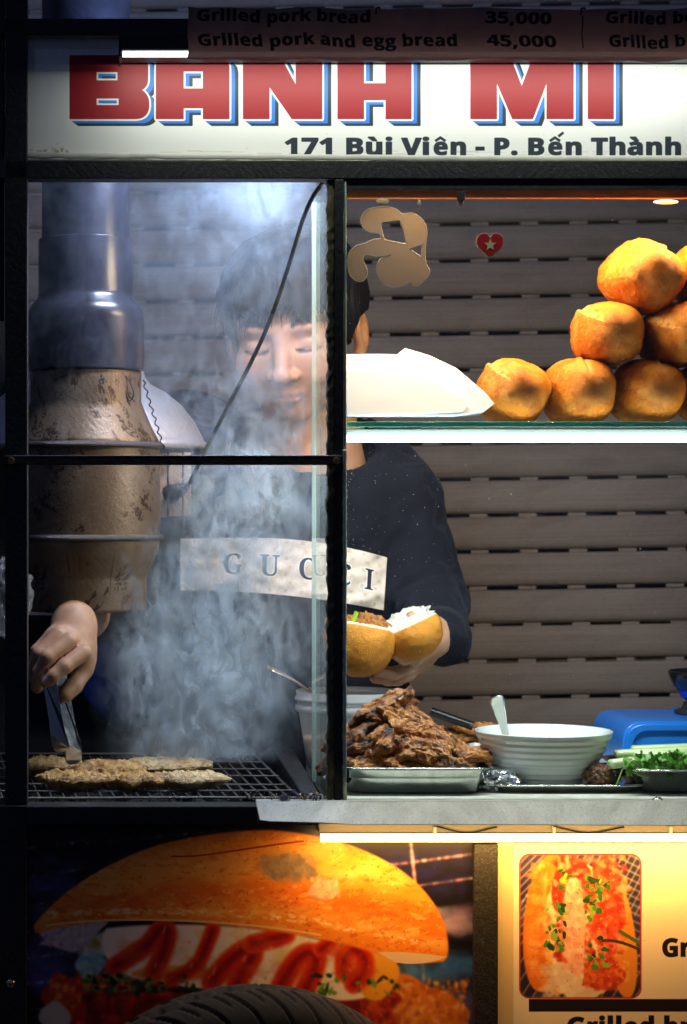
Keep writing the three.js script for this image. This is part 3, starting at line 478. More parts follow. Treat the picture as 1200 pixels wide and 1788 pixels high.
  solo('menu_board', new THREE.BoxGeometry(b.x - a.x, a.y - b.y, .003).translate((a.x + b.x) / 2, (a.y + b.y) / 2, -.0065), [M.dark, M.dark, M.dark, M.dark, mat([1, 1, 1], .45, { map: art, clearcoat: .12, clearcoatRoughness: .3 }), M.dark], 'cream menu board with a rounded sandwich photo and black lettering', 'menu board');
}

// ---------- wheel in front of the poster ----------
{
  const z = .25, R = .288, top = P(410, 1719, z), cy = top.y - R, c = V(top.x, R, z);
  const w = thing('motorbike_wheel', 'black rubber motorbike wheel with grooved tread standing before the food poster', 'wheel', V(c.x, 0, z));
  w.rotation.y = .5;
  const rubM = mat([.034, .021, .011], .85, { specularIntensity: .25 });
  // tread profile: radius over the half width
  const pr = []; for (let i = 0; i <= 40; i++) { const a = lerp(-1.9, 1.9, i / 40), x = Math.sin(Math.abs(a) > 1.57 ? Math.sign(a) * 1.57 : a) * .047, r = R - .044 + Math.cos(a) * .044; pr.push(new THREE.Vector2(r - (Math.abs(a) > 1.57 ? .012 : 0), x)); }
  const ty = new THREE.LatheGeometry(pr, 1100).rotateX(Math.PI / 2);
  const gty = warp(ty, (v) => {
    const a = Math.atan2(v.y, v.x), r = Math.hypot(v.x, v.y), s = v.z / .047; let dep = 0;
    const t = a * R / .040, f = (x) => { const q = x - Math.floor(x); return Math.min(q, 1 - q); };
    const curve = f(t + .9 * Math.abs(s) ** 1.4 * Math.sign(s)); if (r > R - .04 && Math.abs(s) > .18) dep = Math.max(dep, .0042 * (1 - ss(.035, .075, curve)));
    const sip = f(t + .5 + .9 * s); if (Math.abs(Math.abs(s) - .5) < .16) dep = Math.max(dep, .003 * (1 - ss(.03, .06, sip)));
    dep = Math.max(dep, .0035 * (1 - ss(.05, .09, Math.abs(Math.abs(s) - .17 - .05 * Math.sin(t * 6.28)))) * (r > R - .03 ? 1 : 0));
    const k = (r - dep + .0004 * n3(v.x * 90, v.y * 90, v.z * 90)) / r; v.x *= k; v.y *= k;
  });
  const put = (n, g, m, pa = w) => { const o = mk(n, g, m); pa.add(o); if (pa === w) o.position.y = R; return o; };
  const tyre = put('tyre', metreUV(gty, 6), rubM);
  const rim = put('rim', lathe([[R - .062, -.034], [R - .052, -.036], [R - .05, -.03], [R - .066, -.02], [R - .070, 0], [R - .066, .02], [R - .05, .03], [R - .052, .036], [R - .062, .034], [R - .076, 0], [R - .062, -.034]], 96).rotateX(Math.PI / 2), mat([.25, .25, .26], .4, { metalness: .9 }));
  put('hub', lathe([[.001, -.05], [.02, -.05], [.022, -.03], [.045, -.028], [.045, .028], [.022, .03], [.02, .05], [.001, .05]], 48).rotateX(Math.PI / 2), mat([.3, .3, .31], .4, { metalness: .9 }));
  for (let i = 0; i < 6; i++) { const a = i / 6 * 6.2832 + .2; put('spoke', rod(V(Math.cos(a) * .04, Math.sin(a) * .04, 0), V(Math.cos(a) * (R - .072), Math.sin(a) * (R - .072), 0), .010, 10), mat([.05, .05, .052], .45, { metalness: .5 })); }
}

// ---------- grill, chimney and the things behind it ----------
const counterY = P(600, 1402, .03).y;
{
  const gl = thing('charcoal_grill', 'soot black charcoal grill trough set into the cart below the chimney', 'grill', P(290, 1440, -.2));
  const x0 = P(-20, 0, -.02).x, x1 = P(548, 1400, -.02).x, y0 = counterY - .075;
  const soot = mat([1, 1, 1], .55, { map: dtex(256, 256, (u, v) => { const a = tileN(u, v, 20, 2), b = tileN(u, v, 90, 3); const k = .13 + .05 * a + .12 * Math.max(0, b - .35); return [k, k * 1.02, k * 1.06]; }, true), bumpMap: grimeBump, bumpScale: .0015, metalness: .3 });
  soot.map.repeat.set(6, 6);
  const q = (n, g) => part(gl, n, metreUV(g), soot);
  q('ash_pan', box(x0, x1, y0, y0 + .004, -.40, -.012));
  q('front_wall', box(x0, x1, y0, counterY - .008, -.016, -.010)); q('back_wall', box(x0, x1 - .06, y0, counterY + .004, -.405, -.40));
  // right rail runs back and to the left, as the trough does
  const A = P(546, 1388, -.04), B = P(497, 1314, -.37), sh = outline([[A.x - .012, -A.z], [A.x + .006, -A.z], [B.x + .010, -B.z], [B.x - .014, -B.z]]);
  const rail = metreUV(new THREE.ExtrudeGeometry(sh, { depth: .05, bevelEnabled: true, bevelSize: .001, bevelThickness: .001, bevelSegments: 1 }).rotateX(-Math.PI / 2).translate(0, counterY - .05, 0));
  { const p = rail.attributes.position; for (let i = 0; i < p.count; i++) p.setY(i, p.getY(i) + (-p.getZ(i)) * .045); rail.computeVertexNormals(); }
  part(gl, 'right_rail', rail, soot);
  // ash and charcoal in the trough
  const coal = new THREE.IcosahedronGeometry(1, 2); const cg = warp(coal, (v) => v.multiplyScalar(1 + .35 * n3(v.x * 1.3, v.y * 1.3, v.z * 1.3)));
  const im = new THREE.InstancedMesh(cg, mat([.020, .020, .022], .9, { flatShading: true }), 260); im.name = 'charcoal_bed'; im.castShadow = im.receiveShadow = true;
  const m4 = new THREE.Matrix4(), qq = new THREE.Quaternion();
  for (let i = 0; i < 260; i++) { const s = rr(.006, .017); m4.compose(V(rr(x0 + .02, x1 - .09), y0 + .006 + rr(0, .018), rr(-.38, -.03)), qq.setFromEuler(new THREE.Euler(rr(0, 6), rr(0, 6), rr(0, 6))), V(s * rr(.8, 1.8), s * .7, s)); im.setMatrixAt(i, m4); im.setColorAt(i, new THREE.Color().setScalar(rr(.5, 2.2))); }
  scene.add(im); tag(im, 'black charcoal and grey ash lying under the grill grate', 'charcoal', null, 'stuff');
  // grate
  const zN = -.03, zB = -.365, yN = P(0, 1397, zN).y, yB = P(0, 1319, zB).y, yaw = .035;
  const gt = thing('grill_grate', 'steel wire grate lying over the charcoal trough', 'grill grate', V(P(270, 0, zN).x, yN, zN));
  const wm = mat([.20, .195, .185], .45, { metalness: .9, bumpMap: fineBump, bumpScale: .0006 });
  const wl = P(-30, 0, zN).x, wr = P(532, 0, zN).x, pt = (x, t) => V(x - yaw * t * 1.0 - t * (x > .0 ? 0 : 0) + .0, lerp(yN, yB, t) + .0016 * n2(x * 9, t * 3) - .002 * Math.sin(t * 3), lerp(zN, zB, t));
  for (let i = 0; i < 7; i++) { const t = i / 6; part(gt, 'wire', tube([pt(wl, t), pt(lerp(wl, wr, .33), t), pt(lerp(wl, wr, .66), t), pt(wr, t)].map((p) => (p.y += .0022, p)), i % 6 ? .0011 : .0017, 30, 6), wm); }
  for (let x = wr; x > wl; x -= 22.2 * F) part(gt, 'wire', tube([pt(x, 0), pt(x, .33), pt(x, .66), pt(x, 1)], x === wr ? .0017 : .0012, 14, 6), wm);
}
// meat slices: a few lumpy shapes, copied
function sliceGeo(sd, char, pale, curl = 1) {
  const g = warp(new THREE.IcosahedronGeometry(1, 20), (v) => {
    const a = Math.atan2(v.z, v.x), r = 1 + .30 * fbm2(Math.cos(a) * 1.1 + sd, Math.sin(a) * 1.1 - sd, 3), flat = Math.sqrt(Math.hypot(v.x, v.z));
    const e = fbm3(v.x * 3.4 + sd, v.y * 3.4, v.z * 3.4, 4), e2 = n3(v.x * 11 + sd, v.y * 9, v.z * 11), e3 = n3(v.x * 24, v.y * 20 + sd, v.z * 24);
    const x = v.x * r * .041 * (1 + .03 * e2), z = v.z * r * .022 * (1 + .04 * e2), y = v.y * .0078 * (1 + .45 * e) + .0015 * e + .0005 * e2 + .00045 * e3 + curl * (.005 * n2(v.x * 1.0 + sd, v.z * 1.0 + 3 * sd) + .006 * (v.x * v.x) * Math.sin(sd * 3));
    v.set(x, y, z);
  });
  { const p = g.attributes.position, uv = new Float32Array(p.count * 2); for (let i = 0; i < p.count; i++) { uv[i * 2] = p.getX(i) * 18 + p.getY(i) * 9; uv[i * 2 + 1] = p.getZ(i) * 18 + p.getY(i) * 12; } g.setAttribute('uv', new THREE.BufferAttribute(uv, 2)); }
  return colors(g, (v) => {
    const a = fbm3(v.x * 90 + sd, v.y * 140, v.z * 90, 4), b = n3(v.x * 32 - sd, v.y * 30, v.z * 32 + sd), f = n3(v.x * 420, v.y * 420, v.z * 420 + sd);
    let c = pale === 'mid' ? mix3([.46, .20, .035], [.74, .46, .13], clamp(.5 + a * 1.6)) : pale ? mix3([.64, .40, .15], [.78, .58, .30], clamp(.5 + a)) : mix3([.33, .095, .015], [.62, .27, .05], clamp(.5 + a * 1.5));
    c = mix3(c, pale ? [.30, .11, .03] : [.15, .038, .009], ss(.16, .7, b + .3 * a) * (pale ? .6 : .9));
    if (char) c = mix3(c, [.014, .013, .013], ss(.42, .66, n3(v.x * 26 + sd * 5, v.y * 40, v.z * 34) + .4 * a + .2 * f));
    return mix3(c, [c[0] * 1.5, c[1] * 1.6, c[2] * 1.6], ss(.4, .8, f) * .5);
  });
}
const meatM = mat([1, 1, 1], .42, { vertexColors: true, clearcoat: .22, clearcoatRoughness: .28, bumpMap: fineBump, bumpScale: .0016 });
const darkSlices = [1.3, 2.7, 4.1, 5.9, 7.7, 9.2].map((s, i) => sliceGeo(s, i % 2 === 0, false)), paleSlices = [12.4, 14.9, 17.2].map((s) => sliceGeo(s, false, true, .25)), midSlices = [21.4, 23.1, 27.3].map((s) => sliceGeo(s, false, 'mid', .3));
function putSlice(g, p, rot, sc, label, group) {
  const o = mk(numbered('grilled_pork_slice'), g, meatM); o.position.copy(p); o.rotation.set(rot[0], rot[1], rot[2], 'YXZ'); o.scale.set(...(Array.isArray(sc) ? sc : [sc, sc, sc])); scene.add(o);
  return tag(o, label, 'meat', group);
}
{
  const grp = 'pork slices cooking on the grate', y = (z) => lerp(P(0, 1397, -.03).y, P(0, 1319, -.365).y, (z + .03) / -.335) + .010;
  const lay = (px, py, sx, sz, ry, g, label) => { let z = -.12; for (let i = 0; i < 30; i++) { const q = P(px, py, z).y - y(z); z += q < 0 ? .006 : -.006; } const p = P(px, py, z); p.y = y(z); putSlice(g, p, [0, ry, 0], [sx, 1.2, sz], label, grp); };
  lay(86, 1337, 1.05, 1.2, .25, paleSlices[0], 'pale half-cooked pork slice on the grate under the tongs');
  lay(130, 1361, 1.0, 1.35, -.2, midSlices[0], 'browned glistening pork slice on the grate in front of the tongs');
  lay(192, 1342, 1.1, 1.4, .15, midSlices[1], 'browned glistening pork slice touching the wide pale slice on the grate');
  lay(228, 1361, 1.0, 1.25, -.25, midSlices[2], 'browned glistening pork slice end to end with the narrow pale slice on the grate');
  lay(294, 1338, 1.3, 1.6, .1, paleSlices[1], 'wide pale raw-looking pork slice under the smoke on the grate');
  lay(328, 1361, 1.2, 1.2, -.12, paleSlices[2], 'narrow pale raw-looking pork slice along the front of the grate');
}
{ // chimney
  const z = -.285, ax = P(150, 0, z).x, L = (rows) => rows.map(([h, y]) => [h * S(z), P(0, y, z).y]);
  const ch = thing('exhaust_chimney', 'tall exhaust chimney of grey pipe over a stained tin hood above the grill', 'chimney', V(ax, P(0, 1065, z).y, z));
  const pipeMap = dtex(512, 512, (u, v) => { const a = tileN(u, v, 7, 3), b = tileN(u, v, 40, 5), s = n2(u * 120, v * 2) * .5; const k = .055 * a + .03 * b + .02 * s; return [.40 + k, .40 + k, .44 + k * 1.1]; }, true);
  pipeMap.repeat.set(3, 3); const pipeM = mat([.20, .20, .235], .28, { map: pipeMap, bumpMap: fineBump, bumpScale: .0003, clearcoat: .25, clearcoatRoughness: .25 });
  const tinMap = dtex(1024, 1024, (u, v) => {
    const patch = ss(.05, .5, tileN(u, v, 6, 2)), st = ss(.18, .5, .7 * tileN(u, v, 26, 6) + .5 * tileN(u, v, 90, 3)) * patch, rb = .5 + .5 * tileN(u, v, 4, 9), run = ss(.45, .8, n2(u * 46, v * 2.2)) * ss(.1, .6, tileN(u, v, 5, 21)), sp = ss(.68, .8, tileN(u, v, 170, 4));
    let c = mix3([.56, .49, .415], [.49, .40, .31], rb); c = mix3(c, [.64, .60, .55], ss(.2, .6, tileN(u, v, 9, 17)) * .35); c = mix3(c, [.25, .175, .135], clamp(st * .8)); c = mix3(c, [.34, .23, .13], run * .45);
    return mix3(c, [.16, .11, .08], sp * .4);
  }, true);
  tinMap.repeat.set(2.2, 2.2);
  const tinM = mat([.85, .82, .77], .46, { map: tinMap, metalness: .5, bumpMap: grimeBump, bumpScale: .00035 });
  const turn = (g) => g.translate(ax, 0, z);
  const up = part(ch, 'upper_pipe', turn(lathe(L([[77, -60], [77, 430]]), 72)), pipeM);
  const sl = part(ch, 'sleeve', turn(lathe(L([[80, 418], [83, 420], [83, 512], [85, 522], [95, 534], [101, 546], [102, 560], [102, 646], [99, 649], [96, 648]]), 72)), pipeM);
  const up2 = part(ch, 'hood', turn(lathe(L([[94, 649], [97, 652], [97, 702], [103, 718], [116, 748], [127, 768], [130, 776], [130, 930], [130, 946], [127, 958], [117, 984], [108, 1003], [106.5, 1010], [107, 1060], [106, 1066], [103, 1064], [103, 1010]]), 96)), tinM);
  for (const y of [779, 938]) part(up2, 'bead_ring', turn(new THREE.TorusGeometry(131 * S(z), .0040, 12, 96).rotateX(Math.PI / 2).translate(0, P(0, y, z).y, 0)), mat([.17, .15, .14], .42, { metalness: .8, bumpMap: grimeBump, bumpScale: .0006 }));
  // dents: uneven lower edge
  part(up2, 'seam', tube([[205, 815], [206, 870], [206, 928]].map(([x, y]) => P(x, y, z + .0775)), .0007, 12, 5), mat([.10, .07, .05], .8));
  part(up2, 'hanging_wire', tube([[216, 652], [229, 672], [233, 690], [226, 700], [219, 682], [228, 694], [236, 702]].map(([x, y]) => P(x, y, z + .049)), .0007, 40, 5), M.cable);
  const chain = tube([...Array(26)].map((_, i) => { const t = i / 25; return P(250 + 36 * t + 2.5 * Math.sin(i * 1.9), 664 + 120 * t, z + .02 + .004 * Math.cos(i * 1.9)); }), .0009, 120, 5);
  part(up2, 'twisted_wire', chain, M.cable);
}
{ // aluminium lamp shade behind the chimney
  const z = -.50, c = P(150, 0, z), r = (x) => (x - 150) * S(z), y = (v) => P(0, v, z).y, pr = [[232, 600], [246, 612], [249, 640], [254, 660], [264, 672], [290, 686], [318, 709], [340, 737], [354, 764], [358, 772], [364, 775], [364, 783], [358, 787], [354, 782]];
  const sh = thing('lamp_shade', 'bell shaped aluminium lamp shade behind the chimney', 'lamp shade', V(c.x, y(787), z));
  part(sh, 'bell', lathe(pr.map(([x, v]) => [r(x), y(v)]), 80).translate(c.x, 0, z), mat([.80, .81, .84], .42, { metalness: .75, bumpMap: grimeBump, bumpScale: .0005 }));
  part(sh, 'neck', lathe([[r(232), y(601)], [r(200), y(590)], [r(170), y(560)], [r(160), y(300)]], 48).translate(c.x, 0, z), M.dullSteel);
}
{ // ribbed round cover further back
  const z = -.78, c = P(315, 815, z), pts = []; for (let i = 0; i <= 90; i++) { const a = i / 90 * 1.5; pts.push([Math.sin(a) * .125 + .0018 * Math.sin(i * .95), Math.cos(a) * .135 + .0018 * Math.cos(i * .95)]); }
  solo('ribbed_cover', lathe(pts.reverse(), 72).rotateZ(-.35).rotateX(.35).translate(c.x, c.y - .02, z), mat([.12, .12, .14], .6), 'grey dome shaped cover with fine ribs behind the lamp shade', 'cover');
}
{ // boards and plug behind the hood
  const z = -.40, wd = mat([.34, .24, .16], .6, { bumpMap: grimeBump, bumpScale: .001 });
  const br = thing('board_bracket', 'tan boards fixed beside the chimney hood holding a black plug', 'bracket', P(308, 905, z));
  for (const [a, b, d] of [[262, 292, 0], [294, 318, .003], [320, 334, .001]]) part(br, 'board', metreUV(pbox(a, 790, b, 904 - (a > 290 ? 2 : 0), z + d, z - .012)), wd);
  part(br, 'rear_plate', metreUV(pbox(262, 785, 336, 899, z - .013, z - .018)), M.dark);
  const pg = thing('black_plug', 'black rubber cable plug on the tan boards', 'plug', P(300, 880, z + .012));
  part(pg, 'body', lathe([[0, 0], [.009, .001], [.0125, .004], [.013, .013], [.010, .018], [.010, .024], [.006, .029], [.004, .036], [0, .036]], 28).rotateZ(-1.15).rotateY(-.4).translate(P(288, 868, z).x, P(288, 868, z).y, z + .014), M.cable);
  const cb = [[319, 857, z + .018], [335, 836, -.28], [352, 800, -.25], [372, 760, -.22], [402, 702, -.19], [432, 645, -.17], [462, 582, -.15], [484, 525, -.13], [502, 470, -.11], [516, 425, -.095], [530, 380, -.08], [548, 340, -.06], [566, 314, -.045], [575, 300, -.04]];
  solo('power_cable', tube(cb.map((q) => P(...q)), .0027, 90, 8), M.cable, 'black power cable slanting down from the top beam to the plug', 'cable');
}
{ // clear bag and jar seen beside the left post
  const z = -.12, bagM = mat([.75, .78, .78], .12, { transmission: .85, thickness: 0 });
  const g = warp(new THREE.SphereGeometry(1, 40, 30), (v) => { const n = fbm3(v.x * 2.4, v.y * 2.4, v.z * 2.4, 4); const k = 1 + .24 * n; v.set(v.x * .030 * k * (v.y > .5 ? .75 : 1), v.y * .045 * k, v.z * .026 * k); });
  const c = P(13, 1040, z); solo('plastic_bag', g.translate(c.x, c.y, z), bagM, 'crumpled clear plastic bag hanging behind the left post', 'bag');
}
{ // back table with a blue basin, in the dark behind the grill
  const z = -.72, tb = thing('back_table', 'low dark table behind the cook, partly hidden by smoke', 'table', V(P(120, 0, z).x, 0, z - .1));
  const x0 = P(-60, 0, z).x, x1 = P(345, 0, z).x, yt = P(0, 1292, z).y;
  part(tb, 'table_top', box(x0, x1, yt - .02, yt, -1.02, z), M.dark);
  part(tb, 'front_panel', box(x0 + .01, x1 - .01, .1, yt - .021, z - .04, z - .02), M.dark);
  part(tb, 'back_board', box(x0, x1, yt, P(0, 1075, -1.0).y, -1.03, -1.01), M.dark);
  for (const x of [x0 + .02, x1 - .02]) for (const zz of [z - .05, -1.0]) part(tb, 'leg', box(x - .012, x + .012, 0, yt - .021, zz - .012, zz + .012), M.dark);
  const c = P(150, 1300, -.85), pr = [[.0, .004], [.085, .004], [.092, 0], [.096, .004], [.120, .10], [.126, .102], [.129, .108], [.125, .112], [.118, .108], [.114, .098], [.09, .01], [0, .008]];
  solo('blue_basin', lathe(pr, 72).rotateZ(-.95).rotateY(-.25).translate(c.x + .01, yt + .075, -.87), mat([.012, .12, .70], .32, { clearcoat: .3 }), 'bright blue plastic basin tipped on its side behind the smoke', 'basin');
}

// ---------- bread and paper on the shelf ----------
const shelfY = P(0, 736, -.022).y;
const crustBump = dtex(512, 512, (u, v) => .5 + .3 * tileN(u, v, 26, 2) + .2 * tileN(u, v, 90, 6) + .12 * tileN(u, v, 200, 9));
crustBump.repeat.set(16, 16);
const crustM = mat([1, 1, 1], .52, { vertexColors: true, bumpMap: crustBump, bumpScale: .0007, specularIntensity: .35 });
function crustCol(v, sd, tipK) {
  const wx = v.x + .004 * n3(v.x * 70, v.y * 70, v.z * 70 + sd), wy = v.y + .004 * n3(v.x * 70 + 9, v.y * 70, v.z * 70 - sd);
  const a = fbm3(wx * 24 + sd, wy * 24, v.z * 24, 4), f = n3(v.x * 260, v.y * 260, v.z * 260 + sd), p = n3(wx * 38 + sd, wy * 30, v.z * 22), q = n3(wx * 55 - sd, wy * 55, v.z * 30 + 4);
  let c = mix3([.58, .185, .008], [.45, .115, .004], clamp(.5 + a * 1.0));
  c = mix3(c, [.68, .31, .05], ss(.22, .30, p + .3 * a) * .38);                     // flakes of thinner crust with edges of their own
  c = mix3(c, [.36, .085, .006], ss(.30, .36, q + .3 * a) * .45);
  c = mix3(c, [.17, .045, .008], tipK);
  return mix3(c, [.74, .42, .12], ss(.62, .85, f) * .3);
}
function rollGeo(sd) {
  const tip = [.35 * Math.sin(sd * 3), -.42 + .2 * Math.cos(sd * 5)];               // where the pinched end sits
  const ang = 1.9 + .8 * Math.sin(sd * 7);                                          // where the crust split runs
  const g0 = new THREE.SphereGeometry(1, 190, 140).rotateX(Math.PI / 2);
  const split = (x, y, z) => { const a = Math.atan2(y, x), d = Math.atan2(Math.sin(a - ang - .35 * z), Math.cos(a - ang - .35 * z)); return [d, ss(.42, .05, Math.abs(d)) * ss(1.0, .86, z)]; };
  const g = warp(g0, (v) => {
    const { x, y, z } = v, r = Math.hypot(x, y), q = Math.pow(Math.max(r, 1e-4), .74) / Math.max(r, 1e-4), [d, s] = split(x, y, z);
    let k = 1 + .06 * fbm3(x * 1.1 + sd, y * 1.1, z * 1.1 - sd, 3) + .012 * n3(x * 7, y * 7, z * 7 + sd);
    k += s * .055 * (d > .03 ? ss(.40, .03, d) : -.55);                                            // raised ear beside a sunken split
    k += .007 * n3(x * 2.6 + sd * 3, y * 2.6, z * 1.6);
    const t = Math.hypot(x - tip[0], y - tip[1]), nub = z > .5 ? Math.exp(-t * t * 30) : 0;
    const al = Math.atan2(y, x) + sd, sq = Math.pow(Math.pow(Math.abs(Math.cos(al)), 2.7) + Math.pow(Math.abs(Math.sin(al)), 2.7), -1 / 2.7) * .965; k *= sq;
    v.set(x * q * .0415 * k, y * q * .0395 * k, z * .086 + nub * .002 - (z > .4 ? Math.exp(-((t - .26) ** 2) * 90) * .0012 * (1 + .8 * Math.sin(5 * Math.atan2(y - tip[1], x - tip[0]) + sd * 9)) : 0));
    if (v.y < -.0365) v.y = -.0365 + (v.y + .0365) * .25;
  });
  colors(g, (v) => {
    const x = v.x / .0415, y = v.y / .0395, z = v.z / .086, t = Math.hypot(x - tip[0], y - tip[1]), [d, s] = split(x, y, Math.min(z, 1));
    const n = n3(v.x * 80, v.y * 80, v.z * 80 + sd), tipK = z > .45 ? ss(.40, .26, t + .20 * n + .1 * n3(v.x * 200, v.y * 200, sd)) * .10 : 0;
    let c = crustCol(v, sd, tipK);
    c = mix3(c, [.72, .36, .08], s * ss(-.05, .3, n + .35) * (d < .03 ? .8 : .35));
    return c;
  });
  const p = g.attributes.position, uv = new Float32Array(p.count * 2); for (let i = 0; i < p.count; i++) { uv[i * 2] = Math.atan2(p.getY(i), p.getX(i)) * .04; uv[i * 2 + 1] = p.getZ(i); }
  return g.setAttribute('uv', new THREE.BufferAttribute(uv, 2));
}
const rolls = [0.4, 1.7, 3.3, 4.6].map(rollGeo);
{
  const lab = { bottom: 'golden bread roll in the bottom row of the pile on the glass shelf', mid: 'golden bread roll in the middle row of the pile on the glass shelf', top: 'golden bread roll at the top of the pile on the glass shelf' };
  const put = (px, py, z, g, rz, sc, label, ry = 0, rx = 0) => { const o = mk(numbered('bread_roll'), g, crustM); o.position.copy(P(px, py, z)); o.rotation.set(rx, ry, rz, 'YXZ'); o.scale.set(...sc); scene.add(o); tag(o, label, 'bread', 'bread rolls piled on the shelf'); return o; };
  const z = -.115, yb = shelfY + .0385;
  put(893, 0, z, rolls[0], 0, [1, 1, 1], 'single golden bread roll beside the white paper bags').position.y = yb - .001;
  put(1010, 0, z, rolls[1], .06, [.97, 1.03, 1], 'golden bread roll next to the single roll in the bottom row of the pile').position.y = yb;
  put(1127, 0, z - .006, rolls[2], 0, [1, 1, 1], lab.bottom).position.y = yb;
  put(1243, 0, z, rolls[3], 0, [1, 1, 1], lab.bottom).position.y = yb;
  put(1059, 583, z + .004, rolls[3], -.12, [.98, .96, 1], lab.mid, -.04);
  put(1182, 586, z, rolls[0], .5, [1.0, 1, 1], lab.mid, .05);
  put(1120, 485, z + .006, rolls[1], -.55, [1.1, 1.02, 1], lab.top, .03);
  put(1236, 478, z, rolls[2], .3, [1, 1, 1], lab.top);
}
{ // white paper bags, flat and folded
  const paper = mat([.66, .65, .68], .8, { bumpMap: fineBump, bumpScale: .0002 });
  const o = thing('paper_bags', 'stack of folded white paper bags on the glass shelf', 'paper bags', P(700, 728, -.1));
  const sheet = (pts, z, depth) => {
    const q = pts.map(([x, y]) => { const p = P(x, y, -.09); return [p.x, p.y]; });
    const g = new THREE.ExtrudeGeometry(outline(q), { depth, bevelEnabled: true, bevelSize: .0006, bevelThickness: .0006, bevelSegments: 1, steps: 1 }).translate(0, 0, z);
    const p = g.attributes.position; for (let i = 0; i < p.count; i++) { const x = p.getX(i), y = p.getY(i), u = y - shelfY; p.setZ(i, p.getZ(i) - u * .40 + .0014 * n2(x * 26, y * 26)); if (u < .0004) p.setY(i, shelfY + .0004); }
    g.computeVertexNormals(); return metreUV(g);
  };
  const L = [[596, 622], [652, 621], [690, 622], [704, 611], [744, 623], [790, 646], [838, 690], [851, 708], [836, 719], [790, 727], [598, 729]];
  for (let k = 0; k < 7; k++) part(o, 'bag', sheet(L.map(([x, y], i) => [x - k * 1.5 + (i % 3) * k * .5, Math.min(729, y + k * (i === 3 ? 3.5 : 1.2))]), -.040 - k * .006, .0022), paper);
  part(o, 'bag', sheet([[596, 652], [668, 646], [742, 664], [806, 706], [796, 722], [700, 727], [598, 728]], -.034, .0022), paper);
}

// ---------- food on the counter ----------
function trayGeo(w, d, h, lip, taper = .86) {                                        // rounded rectangular steel tray, base on y = 0, centre at 0
  const ring = (sx, sz, r, y) => { const p = []; for (let i = 0; i < 64; i++) { const a = i / 64 * 6.2832, c = Math.cos(a), s = Math.sin(a), q = Math.pow(Math.pow(Math.abs(c), 7) + Math.pow(Math.abs(s), 7), -1 / 7); p.push(V(c * q * sx, y, s * q * sz)); } return p; };
  const R = [[taper - .08, 0], [taper, .001], [taper + .012, .004], [1 - .01, h - .002], [1, h], [1 + lip, h + .0012], [1 + lip + .004, h - .0005], [1 + lip, h - .0016], [1 - .002, h - .0024], [taper + .006, .0055], [taper - .01, .003], [taper - .08, .0018]];
  const rings = R.map(([k, y]) => ring(w / 2 * k, d / 2 * (1 - (1 - k) * w / d), 0, y)), pos = [], idx = [];
  rings.forEach((r) => r.forEach((v) => pos.push(v.x, v.y, v.z)));
  for (let j = 0; j < rings.length - 1; j++) for (let i = 0; i < 64; i++) { const a = j * 64 + i, b = j * 64 + (i + 1) % 64, c = a + 64, e = b + 64; idx.push(a, c, b, b, c, e); }
  for (const [j, f] of [[0, 0], [rings.length - 1, 1]]) { const c = pos.length / 3; pos.push(0, rings[j][0].y, 0); for (let i = 0; i < 64; i++) { const a = j * 64 + i, b = j * 64 + (i + 1) % 64; f ? idx.push(c, b, a) : idx.push(c, a, b); } }
  const g = new THREE.BufferGeometry(); g.setAttribute('position', new THREE.Float32BufferAttribute(pos, 3)); g.setIndex(idx); g.computeVertexNormals();
  return metreUV(g, 8);
}
const trayM = mat([.50, .52, .47], .30, { metalness: 1, roughnessMap: steelRough });
const put = (name, g, m, at, label, cat, group, ry = 0) => { const o = mk(numbered(name), g, m); o.position.copy(at); o.rotation.y = ry; scene.add(o); return tag(o, label, cat, group); };
{
  const c = P(712, 0, -.115); c.y = counterY + .0005;
  const W = 268 * S(-.03);
  put('steel_tray', trayGeo(W, .165, .031, .04), trayM, c, 'steel tray heaped with dark grilled pork', 'tray');
  const grp = 'grilled pork heaped in the tray', slot = [];
  const label = (k) => ['glossy brown grilled pork slice in the heaped tray', 'charred grilled pork slice in the heaped tray'][k];
  // from the bottom of the heap up: rings of slices leaning on one another
  const rows = [[.020, .044, 10, .1], [.034, .070, 16, .35], [.046, .066, 13, .62], [.060, .048, 10, .62], [.074, .030, 7, .6], [.087, .014, 3, .5]];
  rows.forEach(([y, r, n, lean], k) => { for (let i = 0; i < n; i++) {
    const a = i / n * 6.2832 + k * .7 + rr(-.15, .15), gi = Math.floor(rnd() * 6), ch = gi % 2 === 0 ? 1 : 0;
    const p = V(c.x - .006 + Math.cos(a) * r * (k < 2 ? .92 : 1.0) - (k > 2 ? .012 : 0), c.y + y + rr(-.004, .004), c.z + Math.sin(a) * r * .62);
    putSlice(darkSlices[gi], p, [lean * Math.sin(a) * 1.0 + rr(-.25, .25), Math.abs(Math.cos(a)) > .75 ? rr(-.5, .5) : rr(-.9, .9), -lean * Math.cos(a) + rr(-.25, .25)], rr(.82, 1.12), label(ch), grp);
  } });
  const tp = P(672, 1238, -.115); putSlice(darkSlices[1], tp, [.5, .2, .62], [1, 1.1, .8], 'pork slice standing on end at the peak of the heap', grp);
}
